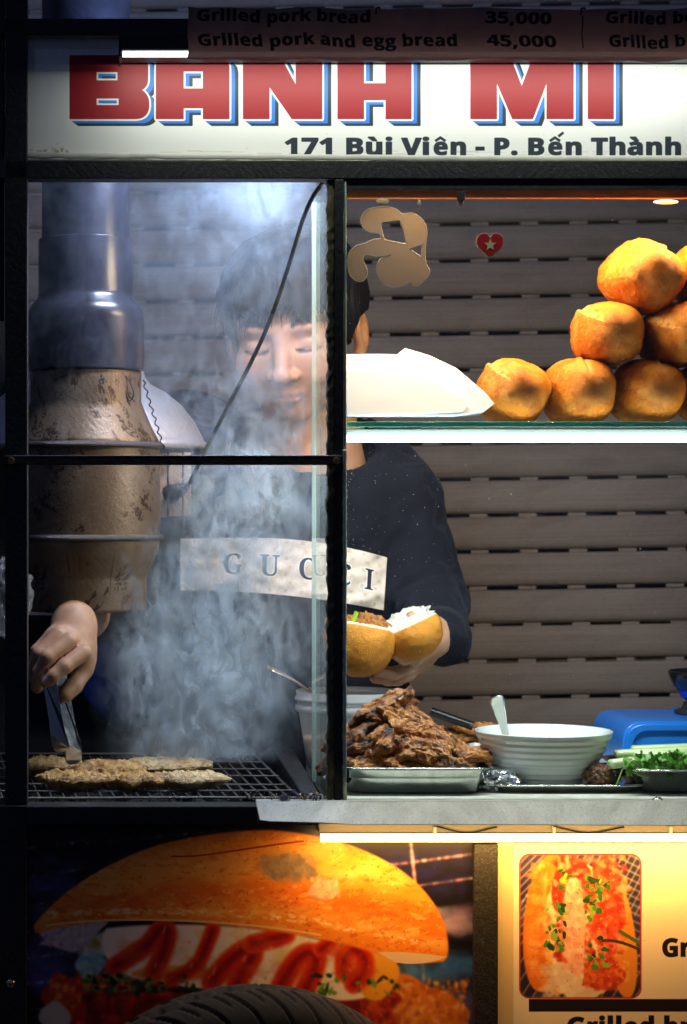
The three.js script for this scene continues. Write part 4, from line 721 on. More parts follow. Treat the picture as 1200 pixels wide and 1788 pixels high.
{ // bowl on a flat tray
  const tc = P(972, 0, -.135); tc.y = counterY + .0005;
  put('flat_tray', trayGeo(292 * S(-.05), .17, .009, .02, .93), trayM, tc, 'low flat steel tray under the white ribbed bowl', 'tray');
  const z = -.135, s = S(z), c = V(P(949, 0, z).x, counterY + .004, z), R = 119 * s, H = 88 * s, out = [], n = 44;
  out.push([0, .004], [.040, .004], [.042, 0], [.046, 0], [.047, .005]);
  for (let i = 0; i <= n; i++) { const t = i / n, r = lerp(.048, R, Math.pow(t, .62)); out.push([r + .0009 * Math.sin(t * 44) * (t < .93 ? 1 : 0), .006 + t * (H - .006)]); }
  out.push([R - .0006, H + .0012], [R - .003, H + .0008]);
  for (let i = n; i >= 0; i--) { const t = i / n; out.push([lerp(.0, R - .0042, Math.pow(t, .5)), .011 + t * (H - .012)]); }
  put('ribbed_bowl', lathe(out, 96), mat([.66, .69, .62], .22, { clearcoat: .6, clearcoatRoughness: .12 }), c, 'white ribbed bowl with a spoon standing in it', 'bowl');
  // spoon: flat flared handle
  const sp = thing('bowl_spoon', 'steel spoon leaning in the white ribbed bowl', 'spoon', P(900, 1305, z));
  const A = P(868, 1221, -.10), B = P(900, 1318, -.15), hs = outline(smoothPts([[-.0075, 0], [-.0082, .006], [-.005, .0125], [.005, .0125], [.0082, .006], [.0070, -.008], [.0042, -.03], [.0032, -.06], [.003, -.085], [-.003, -.085], [-.0032, -.06], [-.0042, -.03], [-.0068, -.008]], 70));
  const hg0 = new THREE.ExtrudeGeometry(hs, { depth: .0014, bevelEnabled: true, bevelSize: .0006, bevelThickness: .0005, bevelSegments: 2, steps: 1 }).translate(0, -.008, 0); { const p = hg0.attributes.position; for (let i = 0; i < p.count; i++) { const x = p.getX(i), y = p.getY(i); p.setZ(i, p.getZ(i) - 55 * x * x + 1.2 * (y + .03) ** 2); } hg0.computeVertexNormals(); } const hg = hg0.rotateX(.48).rotateZ(.32).translate(A.x, A.y, A.z);
  part(sp, 'handle', hg, M.steel);
  part(sp, 'ladle', new THREE.SphereGeometry(.017, 24, 12, 0, 6.3, 1.57, 1.57).scale(1, .5, 1.3).translate(P(905, 1330, z).x, counterY + .035, z - .02), M.steel);
  // crumpled foil, a browned lump and a green stem on the tray
  const foil = warp(new THREE.IcosahedronGeometry(1, 9), (v) => { const k = 1 + .5 * fbm3(v.x * 1.7, v.y * 1.7, v.z * 1.7, 4); v.set(v.x * .026 * k, v.y * .012 * k, v.z * .03 * k); });
  const fm = mat([.85, .86, .88], .25, { metalness: 1, flatShading: true });
  const f1 = P(868, 1372, -.08); put('foil_scrap', foil, fm, V(f1.x, counterY + .012, -.085), 'crumpled foil beside the left of the white bowl', 'foil');
  const f2 = P(1062, 1350, -.12); put('foil_scrap', foil, fm, V(f2.x, counterY + .012, -.145), 'crumpled foil behind the browned meat lump on the tray', 'foil', null, 2).scale.set(.7, 1, .7);
  const lump = warp(new THREE.IcosahedronGeometry(1, 14), (v) => { const k = 1 + .3 * fbm3(v.x * 2, v.y * 2, v.z * 2, 3) + .05 * n3(v.x * 8, v.y * 8, v.z * 8); v.set(v.x * .017 * k, v.y * .012 * k, v.z * .014 * k); });
  colors(lump, (v) => mix3([.30, .14, .06], [.10, .035, .015], clamp(.5 + fbm3(v.x * 120, v.y * 120, v.z * 120, 3) * 1.4)));
  const lp = P(1046, 1364, -.085); put('meat_lump', lump, meatM, V(lp.x, counterY + .018, -.085), 'small browned meat lump on the flat tray by the bowl', 'meat');
  solo('green_stem', tube([P(1094, 1322, -.06), P(1088, 1340, -.06), P(1080, 1362, -.06), P(1070, 1383, -.066)], .0010, 16, 6), mat([.30, .50, .08], .5), 'thin green herb stem hanging from the vegetable tray', 'herb stem');
}
{ // vegetables
  const c = P(1222, 0, -.105); c.y = counterY + .0005;
  put('vegetable_tray', trayGeo(300 * S(-.03), .15, .029, .05, .80), trayM, c, 'steel tray holding cucumber strips and green herbs', 'tray');
  // cucumber strips
  const cuM = mat([1, 1, 1], .35, { vertexColors: true, clearcoat: .4 });
  const strip = (L, w, h) => colors(warp(new RoundedBoxGeometry(L, h, w, 6, h * .42), (v) => { v.y += .008 * (v.x / L) ** 2 + .0008 * n2(v.x * 60, v.z * 60); v.z += .006 * Math.sin(v.x / L * 2.4); }), (v) => mix3([.62, .72, .38], [.24, .46, .10], ss(.25, .5, Math.abs(v.z / w)) * (.8 + .2 * n2(v.x * 90, v.y * 90))));
  const sg = [strip(.13, .020, .011), strip(.15, .017, .010)];
  const cs = (px, py, z, ry, rz, k) => { const o = put('cucumber_strip', sg[k], cuM, P(px, py, z), 'pale green cucumber strip in the vegetable tray', 'cucumber', 'cucumber strips in the tray', ry); o.rotation.z = rz; };
  cs(1158, 1326, -.075, .2, .10, 0); cs(1185, 1314, -.10, .08, .05, 1); cs(1205, 1322, -.085, -.1, .02, 0); cs(1215, 1308, -.12, .02, .04, 1); cs(1240, 1330, -.09, .3, 0, 1);
  // herbs: bent stems and lobed leaves
  const hb = thing('coriander_bunch', 'loose bunch of green coriander stems and leaves on the cucumber', 'herbs', V(c.x, c.y + .03, c.z));
  const stemM = mat([.30, .50, .07], .45), leafM = mat([.12, .34, .025], .5, { side: THREE.DoubleSide, transmission: .25, thickness: 0 });
  const leafS = []; for (let i = 0; i < 40; i++) { const a = i / 40 * 6.2832 - 1.57, r = .0075 * (.62 + .38 * Math.abs(Math.cos(a * 2.5 + .6)) + .08 * Math.sin(a * 17)) * (1 - .75 * Math.exp(-((a + 1.57) ** 2) * 9)); leafS.push([Math.cos(a) * r, Math.sin(a) * r]); }
  const leaf = new THREE.ShapeGeometry(outline(leafS)); { const p = leaf.attributes.position; for (let i = 0; i < p.count; i++) p.setZ(i, -30 * (p.getX(i) ** 2) + .0016 * n2(p.getX(i) * 300, p.getY(i) * 300)); leaf.computeVertexNormals(); }
  for (let i = 0; i < 34; i++) { const x = 1085 + rr(0, 165), y = rr(1330, 1348), z = rr(-.075, -.035), l = rr(25, 70), b = rr(-14, 12); part(hb, 'stem', tube([P(x, y, z), P(x + l * .4, y + b, z + rr(-.01, .01)), P(x + l, y + rr(-8, 8), z + rr(-.01, .012))], rr(.0008, .0014), 12, 5), stemM); }
  for (let i = 0; i < 110; i++) { const x = i < 60 ? rr(1150, 1200) : rr(1095, 1260), p = P(x, rr(1318, 1350), rr(-.06, -.03)), o = mk('leaf', leaf, leafM); o.position.copy(p).sub(wpos(hb)); o.rotation.set(rr(-1.3, .5), rr(-.8, .8), rr(0, 6)); o.scale.setScalar(rr(.6, 1.15)); hb.add(o); }
  const st = (n, x, y) => put(n, warp(new THREE.IcosahedronGeometry(1, 4), (v) => { const k = 1 + .25 * n3(v.x * 2, v.y * 2, v.z * 2); v.set(v.x * .0055 * k, v.y * .0036 * k, v.z * .005 * k); }), M.steel, V(P(x, y, .02).x, counterY + .0005, .010), 'small crumpled foil nut on the counter edge before the vegetable tray', 'foil');
  st('foil_pellet', 1152, 1408);
}
{ // blue box and black bowl
  const z = -.30, a = P(1096, 0, z), y0 = counterY, top = P(0, 1263, z).y, W = .26, dep = .17, x0 = a.x - .004;
  const bm = mat([.014, .20, .66], .30, { clearcoat: .35, clearcoatRoughness: .25, bumpMap: fineBump, bumpScale: .0003 });
  const bx = thing('blue_box', 'blue plastic storage box with rounded corners behind the vegetables', 'storage box', V(x0 + W / 2, y0, z - dep / 2));
  const rs = (i, h0) => { const s = new THREE.Shape(), r = .026 - i * .4, X0 = x0 + i, X1 = x0 + W - i, Y0 = y0 + h0, Y1 = top - i; s.moveTo(X0, Y0); s.lineTo(X0, Y1 - r); s.quadraticCurveTo(X0, Y1, X0 + r, Y1); s.lineTo(X1 - r, Y1); s.quadraticCurveTo(X1, Y1, X1, Y1 - r); s.lineTo(X1, Y0); s.closePath(); return s; };
  part(bx, 'body', metreUV(new THREE.ExtrudeGeometry(rs(0, .001), { depth: dep, bevelEnabled: true, bevelSize: .003, bevelThickness: .003, bevelSegments: 3, curveSegments: 14 }).translate(0, 0, z - dep)), bm);
  const rim = rs(.001, .004); rim.holes.push(new THREE.Path(rs(.008, .012).getPoints(14)));
  part(bx, 'front_rim', metreUV(new THREE.ExtrudeGeometry(rim, { depth: .006, bevelEnabled: true, bevelSize: .001, bevelThickness: .0015, bevelSegments: 2, curveSegments: 14 }).translate(0, 0, z + .002)), bm);
  part(bx, 'lid_ridge', metreUV(box(x0 + .10, x0 + .108, top + .0025, top + .0065, z - dep + .01, z - .01, .002)), bm);
  const c = P(1243, 1232, -.40); c.y = top + .004;
  const bl = thing('black_bowl', 'black footed bowl with glossy blue base on the blue box', 'bowl', c);
  const s = S(-.4), pr = (rows) => rows.map(([x, y]) => [(x) * s, (1232 - y) * s]);
  part(bl, 'bowl_rim', lathe(pr([[60, 1190], [66, 1185], [72, 1170], [75, 1160], [73, 1158], [70, 1164], [58, 1188]]), 64).translate(c.x, c.y, -.40), mat([.012, .012, .014], .25, { clearcoat: .5 }));
  part(bl, 'bowl_base', lathe(pr([[0, 1212], [40, 1213], [52, 1206], [61, 1190.5], [0, 1190.5]]), 64).translate(c.x, c.y, -.40), mat([.005, .03, .42], .2, { clearcoat: .6 }));
  part(bl, 'foot', lathe(pr([[64, 1232], [64, 1228], [52, 1224], [48, 1214], [0, 1213.5]]), 48).translate(c.x, c.y, -.40), M.dark);
  // black helmet-like pot on the ground table further back
}
{ // translucent tub with lid rim and a spoon
  const z = -.30, s = S(z), c = P(610, 0, z), base = P(0, 1350, z).y, yy = (v) => P(0, v, z).y;
  const tubM = mat([.82, .84, .84], .28, { transmission: .55, thickness: 0, specularIntensity: .8 });
  const tb = thing('plastic_tub', 'translucent plastic tub of pale sauce behind the middle post', 'tub', V(c.x, counterY, z));
  part(tb, 'wall', lathe([[0, counterY + .001], [70 * s, counterY + .001], [74 * s, counterY + .005], [88 * s, yy(1243)], [91 * s, yy(1242)], [94 * s, yy(1238)], [94 * s, yy(1231)], [91 * s, yy(1230)], [91 * s, yy(1224)], [95 * s, yy(1222)], [95 * s, yy(1217)], [92 * s, yy(1214)], [93 * s, yy(1206)], [91 * s, yy(1206)]], 72).translate(c.x, 0, z), tubM);
  part(tb, 'sauce', lathe([[0, counterY + .003], [68 * s, counterY + .003], [72 * s, counterY + .007], [80 * s, yy(1285)], [0, yy(1284)]], 64).translate(c.x, 0, z), mat([.62, .42, .24], .4));
  const A = P(470, 1167, -.32), B = P(552, 1222, -.30);
  const sp = thing('tub_spoon', 'steel spoon sticking out of the plastic tub', 'spoon', P(552, 1225, -.3));
  const w = new THREE.BoxGeometry(.10, .0016, .012, 30, 1, 4), dir = B.clone().sub(A);
  part(sp, 'handle', warp(w, (v) => { v.z *= .55 + .5 * Math.abs(v.x / .05 - .1); v.y += .005 * (1 - (v.x / .05) ** 2); }).rotateX(.35).rotateZ(Math.atan2(dir.y, dir.x)).translate((A.x + B.x) / 2 + .008, (A.y + B.y) / 2 - .005, -.31), M.steel);
  part(sp, 'ladle', new THREE.SphereGeometry(.016, 24, 12, 0, 6.3, 1.57, 1.57).scale(1.3, .5, 1).translate(P(600, 1270, -.3).x, P(600, 1270, -.3).y, -.3), M.steel);
}
{ // second tray behind with more pork, and a black handled knife
  const z = -.36, c = P(880, 0, z); c.y = counterY + .0005;
  put('steel_tray', trayGeo(.16, .11, .022, .03), trayM, c, 'second steel tray behind the white bowl', 'tray');
  for (const [px, py, k] of [[820, 1281, 1], [850, 1278, 3], [875, 1280, 5], [895, 1283, 1], [905, 1290, 3]]) putSlice(darkSlices[k], P(px, py, z + .01), [.2, rr(-.5, .5), rr(-.1, .1)], .95, 'glossy pork slice in the second tray behind the bowl', 'pork in the rear tray');
  const kn = thing('black_handled_knife', 'black handled knife resting on the rear pork tray', 'knife', P(790, 1270, -.33));
  const A = P(752, 1242, -.335), B = P(826, 1268, -.325), C = P(862, 1282, -.32);
  part(kn, 'handle', tube([A, A.clone().lerp(B, .5), B], .0058, 14, 10), mat([.010, .010, .011], .35));
  const d = C.clone().sub(B); part(kn, 'blade', new THREE.BoxGeometry(d.length() * 1.4, .0014, .011).rotateZ(Math.atan2(d.y, d.x)).translate((B.x + C.x) / 2, (B.y + C.y) / 2, -.322), M.steel);
}
{ // stickers on the front glass
  const zf = -.0050, vinyl = mat([.40, .335, .27], .95, { transmission: .6, thickness: 0, specularIntensity: .2, side: THREE.DoubleSide }), edge = mat([.66, .56, .44], .9, { transmission: .4, thickness: 0 });
  const cv = ([x, y]) => { const p = P(600 + x / 4, 340 + y / 4, zf); return [p.x, p.y]; };
  const out = smoothPts([[118, 180], [150, 115], [260, 86], [360, 98], [410, 135], [480, 130], [545, 170], [572, 215], [580, 270], [570, 360], [572, 470], [600, 545], [570, 592], [510, 640], [480, 632], [470, 610], [420, 635], [350, 648], [275, 622], [238, 570], [230, 505], [255, 452], [300, 432], [335, 418], [240, 432], [190, 425], [150, 418], [132, 450], [160, 515], [163, 565], [130, 605], [85, 600], [45, 560], [30, 480], [42, 400], [90, 357], [150, 340], [200, 316], [262, 305], [246, 270], [190, 266], [140, 236]], 220).map(cv);
  const holes = [[[265, 192], [395, 178], [442, 345], [380, 335], [285, 315], [262, 230]], [[465, 380], [550, 345], [540, 435]]].map((h) => h.map(cv).reverse());
  const st = thing('torn_sticker', 'tan remains of a torn curly sticker on the front glass', 'sticker', P(670, 500, zf));
  part(st, 'vinyl', metreUV(new THREE.ExtrudeGeometry(outline(out, holes), { depth: .0008, bevelEnabled: false }).translate(0, 0, zf)), vinyl);
  const rimT = tube(out.map(([x, y]) => V(x, y, zf + .0008)), .00055, 260, 5, true);
  part(st, 'raised_edge', rimT, edge);
  for (const h of holes) part(st, 'raised_edge', new THREE.TubeGeometry(new THREE.CatmullRomCurve3(h.map(([x, y]) => V(x, y, zf + .0008)), true, 'catmullrom', .05), 80, .00055, 5, true), edge);
  const hp = (x, y) => { const p = P(820 + x / 3.158, 400 + y / 3.158, zf); return [p.x, p.y]; };
  const heart = smoothPts([[113, 48], [95, 28], [70, 26], [48, 42], [40, 68], [50, 98], [78, 126], [112, 148], [148, 124], [176, 96], [185, 68], [178, 42], [155, 26], [130, 28]], 80).map(([x, y]) => hp(x, y));
  const hs = thing('heart_sticker', 'red heart sticker with a cream star on the front glass', 'sticker', P(855, 446, zf));
  part(hs, 'cream_border', new THREE.ExtrudeGeometry(outline(heart), { depth: .0004, bevelEnabled: true, bevelSize: .0009, bevelThickness: .0001, bevelSegments: 1 }).translate(0, 0, zf), mat([.62, .42, .30], .5));
  part(hs, 'red_heart', new THREE.ExtrudeGeometry(outline(heart), { depth: .0003, bevelEnabled: false }).translate(0, 0, zf + .0006), mat([.46, .016, .016], .45));
  const star = []; for (let i = 0; i < 10; i++) { const a = i / 10 * 6.2832 - 1.57, r = i % 2 ? 15 : 36; star.push(hp(113 + Math.cos(a) * r, 88 + Math.sin(a) * r)); }
  part(hs, 'cream_star', new THREE.ExtrudeGeometry(outline(star), { depth: .0003, bevelEnabled: false }).translate(0, 0, zf + .0011), mat([.66, .52, .30], .5));
  // dried adhesive drips below the wood strip
  for (const [x, y, w] of [[668, 352, 11], [804, 355, 5], [732, 354, 3]]) { const c = P(x, y, zf); part(cart, 'adhesive_drip', warp(new THREE.IcosahedronGeometry(1, 5), (v) => { const k = 1 + .5 * fbm3(v.x * 2 + x, v.y * 2, v.z * 2, 3); v.set(v.x * w * F * k, v.y * 5 * F * k, v.z * .0006); }).translate(c.x, c.y, zf + .0006), mat([.62, .48, .32], .5)); }
  part(cart, 'pane_clip', pbox(799, 334, 812, 350, .002, -.005, .001), M.dark);
  // specks of dust and fat on the glass
  const sp = new THREE.InstancedMesh(new THREE.IcosahedronGeometry(1, 1), mat([.7, .72, .74], .6), 520); sp.name = 'glass_specks';
  const m = new THREE.Matrix4(), q = new THREE.Quaternion();
  for (let i = 0; i < 520; i++) {
    const near = i < 110, px = near ? 606 + Math.abs(rr(-1, 1) * rr(0, 1)) * 260 : rr(606, 1200), py = near ? rr(775, 1010) : (i < 260 ? 860 + rr(-40, 40) + rr(0, 380) : rr(350, 1390)), r = rr(.15, .55) * (rnd() < .08 ? 2 : 1) * F;
    m.compose(P(px, py, zf), q.setFromEuler(new THREE.Euler(0, 0, rr(0, 6))), V(r * rr(.8, 1.6), r, r * .5)); sp.setMatrixAt(i, m);
  }
  scene.add(sp); tag(sp, 'tiny pale specks of dust and grease on the showcase glass', 'specks', null, 'stuff');
}
{ // crumbs on the counter lip and by the middle post
  const cr = new THREE.InstancedMesh(new THREE.IcosahedronGeometry(1, 1), mat([1, 1, 1], .8), 230); cr.name = 'crumbs';
  const m = new THREE.Matrix4(), q = new THREE.Quaternion();
  for (let i = 0; i < 230; i++) {
    const lip = i < 70, px = lip ? rr(455, 680) : i < 150 ? rr(520, 572) : rr(430, 560), z = lip ? rr(.016, .034) : rr(-.05, .008), p = P(px, 1400, z); p.y = lip ? counterY - (z - .018) * 1.02 + .0006 : counterY - .0005 + rr(0, .003);
    const r = rr(.0004, .0016) * (lip ? .8 : 1); m.compose(p, q.setFromEuler(new THREE.Euler(rr(0, 6), rr(0, 6), rr(0, 6))), V(r * rr(.6, 2.6), r * .6, r)); cr.setMatrixAt(i, m);
    cr.setColorAt(i, new THREE.Color().setRGB(...(rnd() < .45 ? [.02, .018, .016] : rnd() < .4 ? [.30, .16, .05] : [.32, .36, .33])));
  }
  scene.add(cr); tag(cr, 'burnt crumbs and scraps on the counter by the grill', 'crumbs', null, 'stuff');
  put('steel_nut', new THREE.CylinderGeometry(.0062, .0066, .006, 20), M.steel, V(P(498, 1408, .012).x, counterY + .002, .006), 'domed steel nut on the counter corner by the grill', 'nut');
}

// ---------- the cook ----------
{
  const man = thing('person', 'person in dark sweater with pale lettered chest band, holding tongs and an opened bread roll', 'person', V(P(530, 0, -.56).x, 0, -.56));
  const Hc = P(514, 574, -.50), yaw = -.30, pitch = .36, roll = .04;
  const HM = new THREE.Matrix4().makeRotationFromEuler(new THREE.Euler(pitch, yaw, roll, 'YXZ')).setPosition(Hc).scale(V(1.10, 1, 1.03));
  const toW = (x, y, z) => V(x, y, z).applyMatrix4(HM);
  // head in its own axes: face to +z, eyes at y = 0
  const O = V, cr = ell(O(0, .036, -.014), .076, .086, .094), fc = ell(O(0, -.035, .022), .0615, .082, .066), jaw = cap(O(-.034, -.075, .012), O(.034, -.075, .012), .027), chin = ell(O(0, -.099, .056), .021, .016, .018);
  const browR = cap(O(-.032, .022, .073), O(.032, .022, .073), .0105), nose = cap(O(0, .006, .082), O(0, -.033, .101), .0062, .0098), tipN = ell(O(0, -.036, .103), .0115, .0095, .0105), wings = [-1, 1].map((s) => ell(O(s * .0135, -.039, .092), .0075, .007, .009));
  const cheeks = [-1, 1].map((s) => ell(O(s * .038, -.030, .060), .025, .024, .02)), lids = [-1, 1].map((s) => ell(O(s * .032, -.001, .066), .0165, .0115, .0135)), sock = [-1, 1].map((s) => ell(O(s * .031, .004, .091), .019, .011, .013));
  const upl = cap(O(-.015, -.0665, .0805), O(.015, -.0665, .0805), .0036), upm = ell(O(0, -.0645, .086), .011, .0042, .006), lol = ell(O(0, -.0748, .0825), .0145, .005, .0068), mouth = cap(O(-.023, -.0705, .083), O(.023, -.0705, .083), .0016);
  const ears = [-1, 1].map((s) => { const o = ell(O(s * .080, -.012, -.012), .010, .032, .019), h = ell(O(s * .088, -.010, -.006), .007, .020, .011), lobe = ell(O(s * .077, -.040, -.004), .007, .009, .008); return (x, y, z) => smax(smin(o(x, y, z), lobe(x, y, z), .006), -h(x, y, z), .004); });
  const head = (x, y, z) => {
    let d = smin(cr(x, y, z), fc(x, y, z), .03); d = smin(d, jaw(x, y, z), .02); d = smin(d, chin(x, y, z), .018); d = smin(d, browR(x, y, z), .012); for (const c of cheeks) d = smin(d, c(x, y, z), .022);
    for (const c of sock) d = smax(d, -c(x, y, z), .014); for (const c of lids) d = smin(d, c(x, y, z), .005);
    d = smin(d, nose(x, y, z), .012); d = smin(d, tipN(x, y, z), .006); for (const c of wings) d = smin(d, c(x, y, z), .005);
    d = smin(d, upl(x, y, z), .007); d = smin(d, upm(x, y, z), .006); d = smin(d, lol(x, y, z), .006); d = smax(d, -mouth(x, y, z), .003);
    // lid crease line of the lowered eyes
    for (const s of [-1, 1]) { const q = Math.hypot(y - (-.0095 + 14 * (x - s * .032) ** 2), z - .0785) - .0012; if (Math.abs(x - s * .032) < .0165) d = smax(d, -q, .002); }
    for (const e of ears) d = smin(d, e(x, y, z), .006);
    return d;
  };
  const inv = HM.clone().invert(), neckB = P(552, 845, -.575), neck = (() => { const a = toW(0, -.06, -.028); return cap(a, neckB, .056, .074); })();
  let headG = nets((x, y, z) => head(x, y, z), V(-.10, -.125, -.12), V(.10, .135, .125), .003);
  const pInS = (x, y, s) => ((x - s * .032) / .0185) ** 2 + ((y - .027 - (Math.abs(x) > .03 ? .0 : 0)) / .0042) ** 2;
  const skin0 = [.56, .33, .195];
  colors(headG, (v) => {
    let c = mix3(skin0, [.42, .21, .13], clamp(.35 + .5 * fbm3(v.x * 30, v.y * 30, v.z * 30)));
    const lip = Math.min(upl(v.x, v.y, v.z), upm(v.x, v.y, v.z), lol(v.x, v.y, v.z)); if (v.z > .07) c = mix3(c, [.44, .18, .14], ss(.003, .0005, lip) * .8);
    for (const s of [-1, 1]) {
      const bx = v.x - s * .034, by = v.y - (.026 + .006 * (1 - (bx / .022) ** 2) - s * bx * .08); if (v.z > .04 && Math.abs(bx) < .024) c = mix3(c, [.030, .022, .020], ss(.0058, .0025, Math.abs(by)) * ss(.024, .015, Math.abs(bx)) * .9);
      const ly = v.y - (-.0095 + 14 * (v.x - s * .032) ** 2); if (v.z > .05 && Math.abs(v.x - s * .032) < .0165) c = mix3(c, [.035, .02, .018], ss(.0032, .0010, Math.abs(ly)));
    }
    if (v.z > .05) for (const s of [-1, 1]) c = mix3(c, [.52, .22, .16], .35 * ss(.03, .008, Math.hypot(v.x - s * .04, v.y + .03)));
    return c;
  });
  headG.applyMatrix4(HM);
  const neckG = nets((x, y, z) => { const d = neck(x, y, z); return d; }, V(neckB.x - .12, neckB.y - .09, neckB.z - .10), V(neckB.x + .12, Hc.y - .02, neckB.z + .13), .005);
  colors(neckG, (v) => mix3(skin0, [.42, .21, .13], clamp(.4 + .5 * fbm3(v.x * 30, v.y * 30, v.z * 30))));
  // hands: chains of tapered bones
  const handSDF = (palm, fingers, k = .010) => { const pf = palm.map((q) => cap(q[0], q[1], q[2], q[3])), ff = fingers.map((f) => { const cs = []; for (let i = 0; i < f.p.length - 1; i++) cs.push(cap(f.p[i], f.p[i + 1], lerp(f.r0, f.r1, i / (f.p.length - 1)), lerp(f.r0, f.r1, (i + 1) / (f.p.length - 1)))); return (x, y, z) => { let d = cs[0](x, y, z); for (let i = 1; i < cs.length; i++) d = smin(d, cs[i](x, y, z), .003); return d; }; });
    return (x, y, z) => { let d = pf[0](x, y, z); for (let i = 1; i < pf.length; i++) d = smin(d, pf[i](x, y, z), .018); let f = 1; for (const q of ff) f = Math.min(f, q(x, y, z)); return smin(d, f, k); }; };
  const bounds = (pts, m) => { const b = new THREE.Box3().setFromPoints(pts); return [b.min.subScalar(m), b.max.addScalar(m)]; };
  const skinCol = (nails, knuckles) => (v) => { let c = mix3(skin0, [.40, .19, .11], clamp(.35 + .6 * fbm3(v.x * 40, v.y * 40, v.z * 40))); for (const k of knuckles) c = mix3(c, [.42, .17, .10], .55 * ss(.010, .003, v.distanceTo(k))); for (const n of nails) c = mix3(c, [.66, .40, .32], ss(.0062, .0045, v.distanceTo(n))); return c; };
  // right hand on the tongs
  const p = (a) => a.map((q) => P(...q));
  const rw = P(130, 1086, -.210);
  const idx = p([[146, 1139, -.160], [114, 1163, -.148], [94, 1180, -.146], [80, 1190, -.148]]), mid = p([[122, 1119, -.162], [84, 1147, -.150], [69, 1174, -.156], [65, 1200, -.168]]), rng = p([[103, 1109, -.172], [70, 1142, -.162], [60, 1166, -.172], [61, 1186, -.186]]), pin = p([[90, 1110, -.186], [65, 1136, -.182], [58, 1153, -.190], [61, 1168, -.202]]), thb = p([[146, 1135, -.200], [146, 1170, -.194], [130, 1198, -.178], [116, 1214, -.166]]);
  const rh = handSDF([[rw, P(138, 1132, -.185), .021, .0165], [rw, P(118, 1122, -.182), .020, .014], [P(118, 1100, -.208), P(102, 1116, -.186), .017, .0115], [P(140, 1110, -.206), P(146, 1150, -.197), .017, .014]], [{ p: idx, r0: .0102, r1: .0076 }, { p: mid, r0: .0104, r1: .0078 }, { p: rng, r0: .0098, r1: .0072 }, { p: pin, r0: .0086, r1: .0064 }, { p: thb, r0: .0128, r1: .0088 }]);
  const [r0, r1] = bounds([...idx, ...mid, ...rng, ...pin, ...thb, rw], .03);
  const elbR = P(150, 1066, -.46), rArm = cap(elbR, rw, .041, .0225), rFull = (x, y, z) => smin(rh(x, y, z), rArm(x, y, z), .012);
  const nail1 = P(79, 1189, -.140);
  const rhG = colors(nets(rFull, r0, r1, .0023), skinCol([nail1], [idx[1], mid[1], rng[1], idx[0], mid[0], rng[0]]));
  const armRG = colors(nets((x, y, z) => Math.max(rArm(x, y, z), z - rw.z - .004), V(rw.x - .06, rw.y - .04, elbR.z - .06), V(elbR.x + .06, elbR.y + .07, rw.z + .03), .005), skinCol([], []));
  // left hand under the bread
  const lw = P(758, 1112, -.348);
  const lix = p([[738, 1122, -.335], [722, 1146, -.305], [705, 1150, -.285], [690, 1141, -.275]]), lmd = p([[732, 1136, -.345], [716, 1166, -.312], [688, 1176, -.290], [660, 1172, -.278]]), lrg = p([[732, 1146, -.358], [710, 1176, -.335], [682, 1186, -.315], [655, 1184, -.300]]), lpk = p([[738, 1152, -.37], [716, 1178, -.358], [695, 1188, -.345], [675, 1190, -.335]]), lth = p([[752, 1098, -.335], [750, 1083, -.322], [735, 1078, -.305], [719, 1079, -.292]]);
  const lh = handSDF([[lw, lix[0], .019, .016], [lw, lmd[0], .019, .016], [lw, lpk[0], .018, .0145], [lw, lth[0], .017, .013]], [{ p: lix, r0: .0100, r1: .0076 }, { p: lmd, r0: .0102, r1: .0076 }, { p: lrg, r0: .0096, r1: .0072 }, { p: lpk, r0: .0086, r1: .0064 }, { p: lth, r0: .0120, r1: .0088 }]);
  const elbL = P(768, 1062, -.50), lArm = cap(elbL, lw, .030, .019);
  const [l0, l1] = bounds([...lix, ...lmd, ...lrg, ...lpk, ...lth, lw, lw.clone().lerp(elbL, .45)], .035);
  const lhG = colors(nets((x, y, z) => smin(lh(x, y, z), lArm(x, y, z), .012), l0, l1, .0024), skinCol([P(690, 1140, -.2668)], [lix[1], lmd[1], lrg[1]]));
  const skinM = mat([1, 1, 1], .48, { vertexColors: true, sheen: .15, sheenColor: new THREE.Color(1, .8, .7), sheenRoughness: .5, specularIntensity: .7 });
  part(man, 'body', mergeGeometries([headG, neckG, rhG, armRG, lhG]), skinM);

  // hair: a cap cut to the hairline, roughened into locks
  const hs = ell(O(0, .040, -.014), .0925, .097, .110), hTop = ell(O(.01, .075, .010), .072, .060, .085);
  const hair = (x, y, z) => {
    const ang = Math.atan2(x, z), st = n3(ang * 17, y * 9, 1.5) * .5 + n3(ang * 42, y * 14, 7) * .3 + n3(x * 30, y * 20, z * 30) * .5;
    let d = smin(hs(x, y, z), hTop(x, y, z), .02) + .0042 * st;
    const front = ss(.02, .075, z), side = ss(.045, .07, Math.abs(x));
    const jag = .018 * n2(x * 48 + 3, 1.2) + .010 * n2(x * 170, 5);
    let low = lerp(-.085, lerp(.047 + jag, -.022, side * (1 - ss(.03, .055, z))), ss(-.05, .0, z)); low = lerp(low, .046 + jag, front);
    if (Math.abs(x) > .068 && z < .012 && z > -.045) low = Math.max(low, .014);
    return Math.max(d, low - y, -(head(x, y, z) + .0015) > .004 ? -.0 : -1);
  };
  const hairG = nets(hair, V(-.12, -.11, -.15), V(.12, .165, .125), .0033).applyMatrix4(HM);
  const hairM = mat([.009, .009, .012], .58, { specularIntensity: .5 });
  const hairO = part(man, 'hair', hairG, hairM);
  // loose locks of the fringe
  const locks = [];
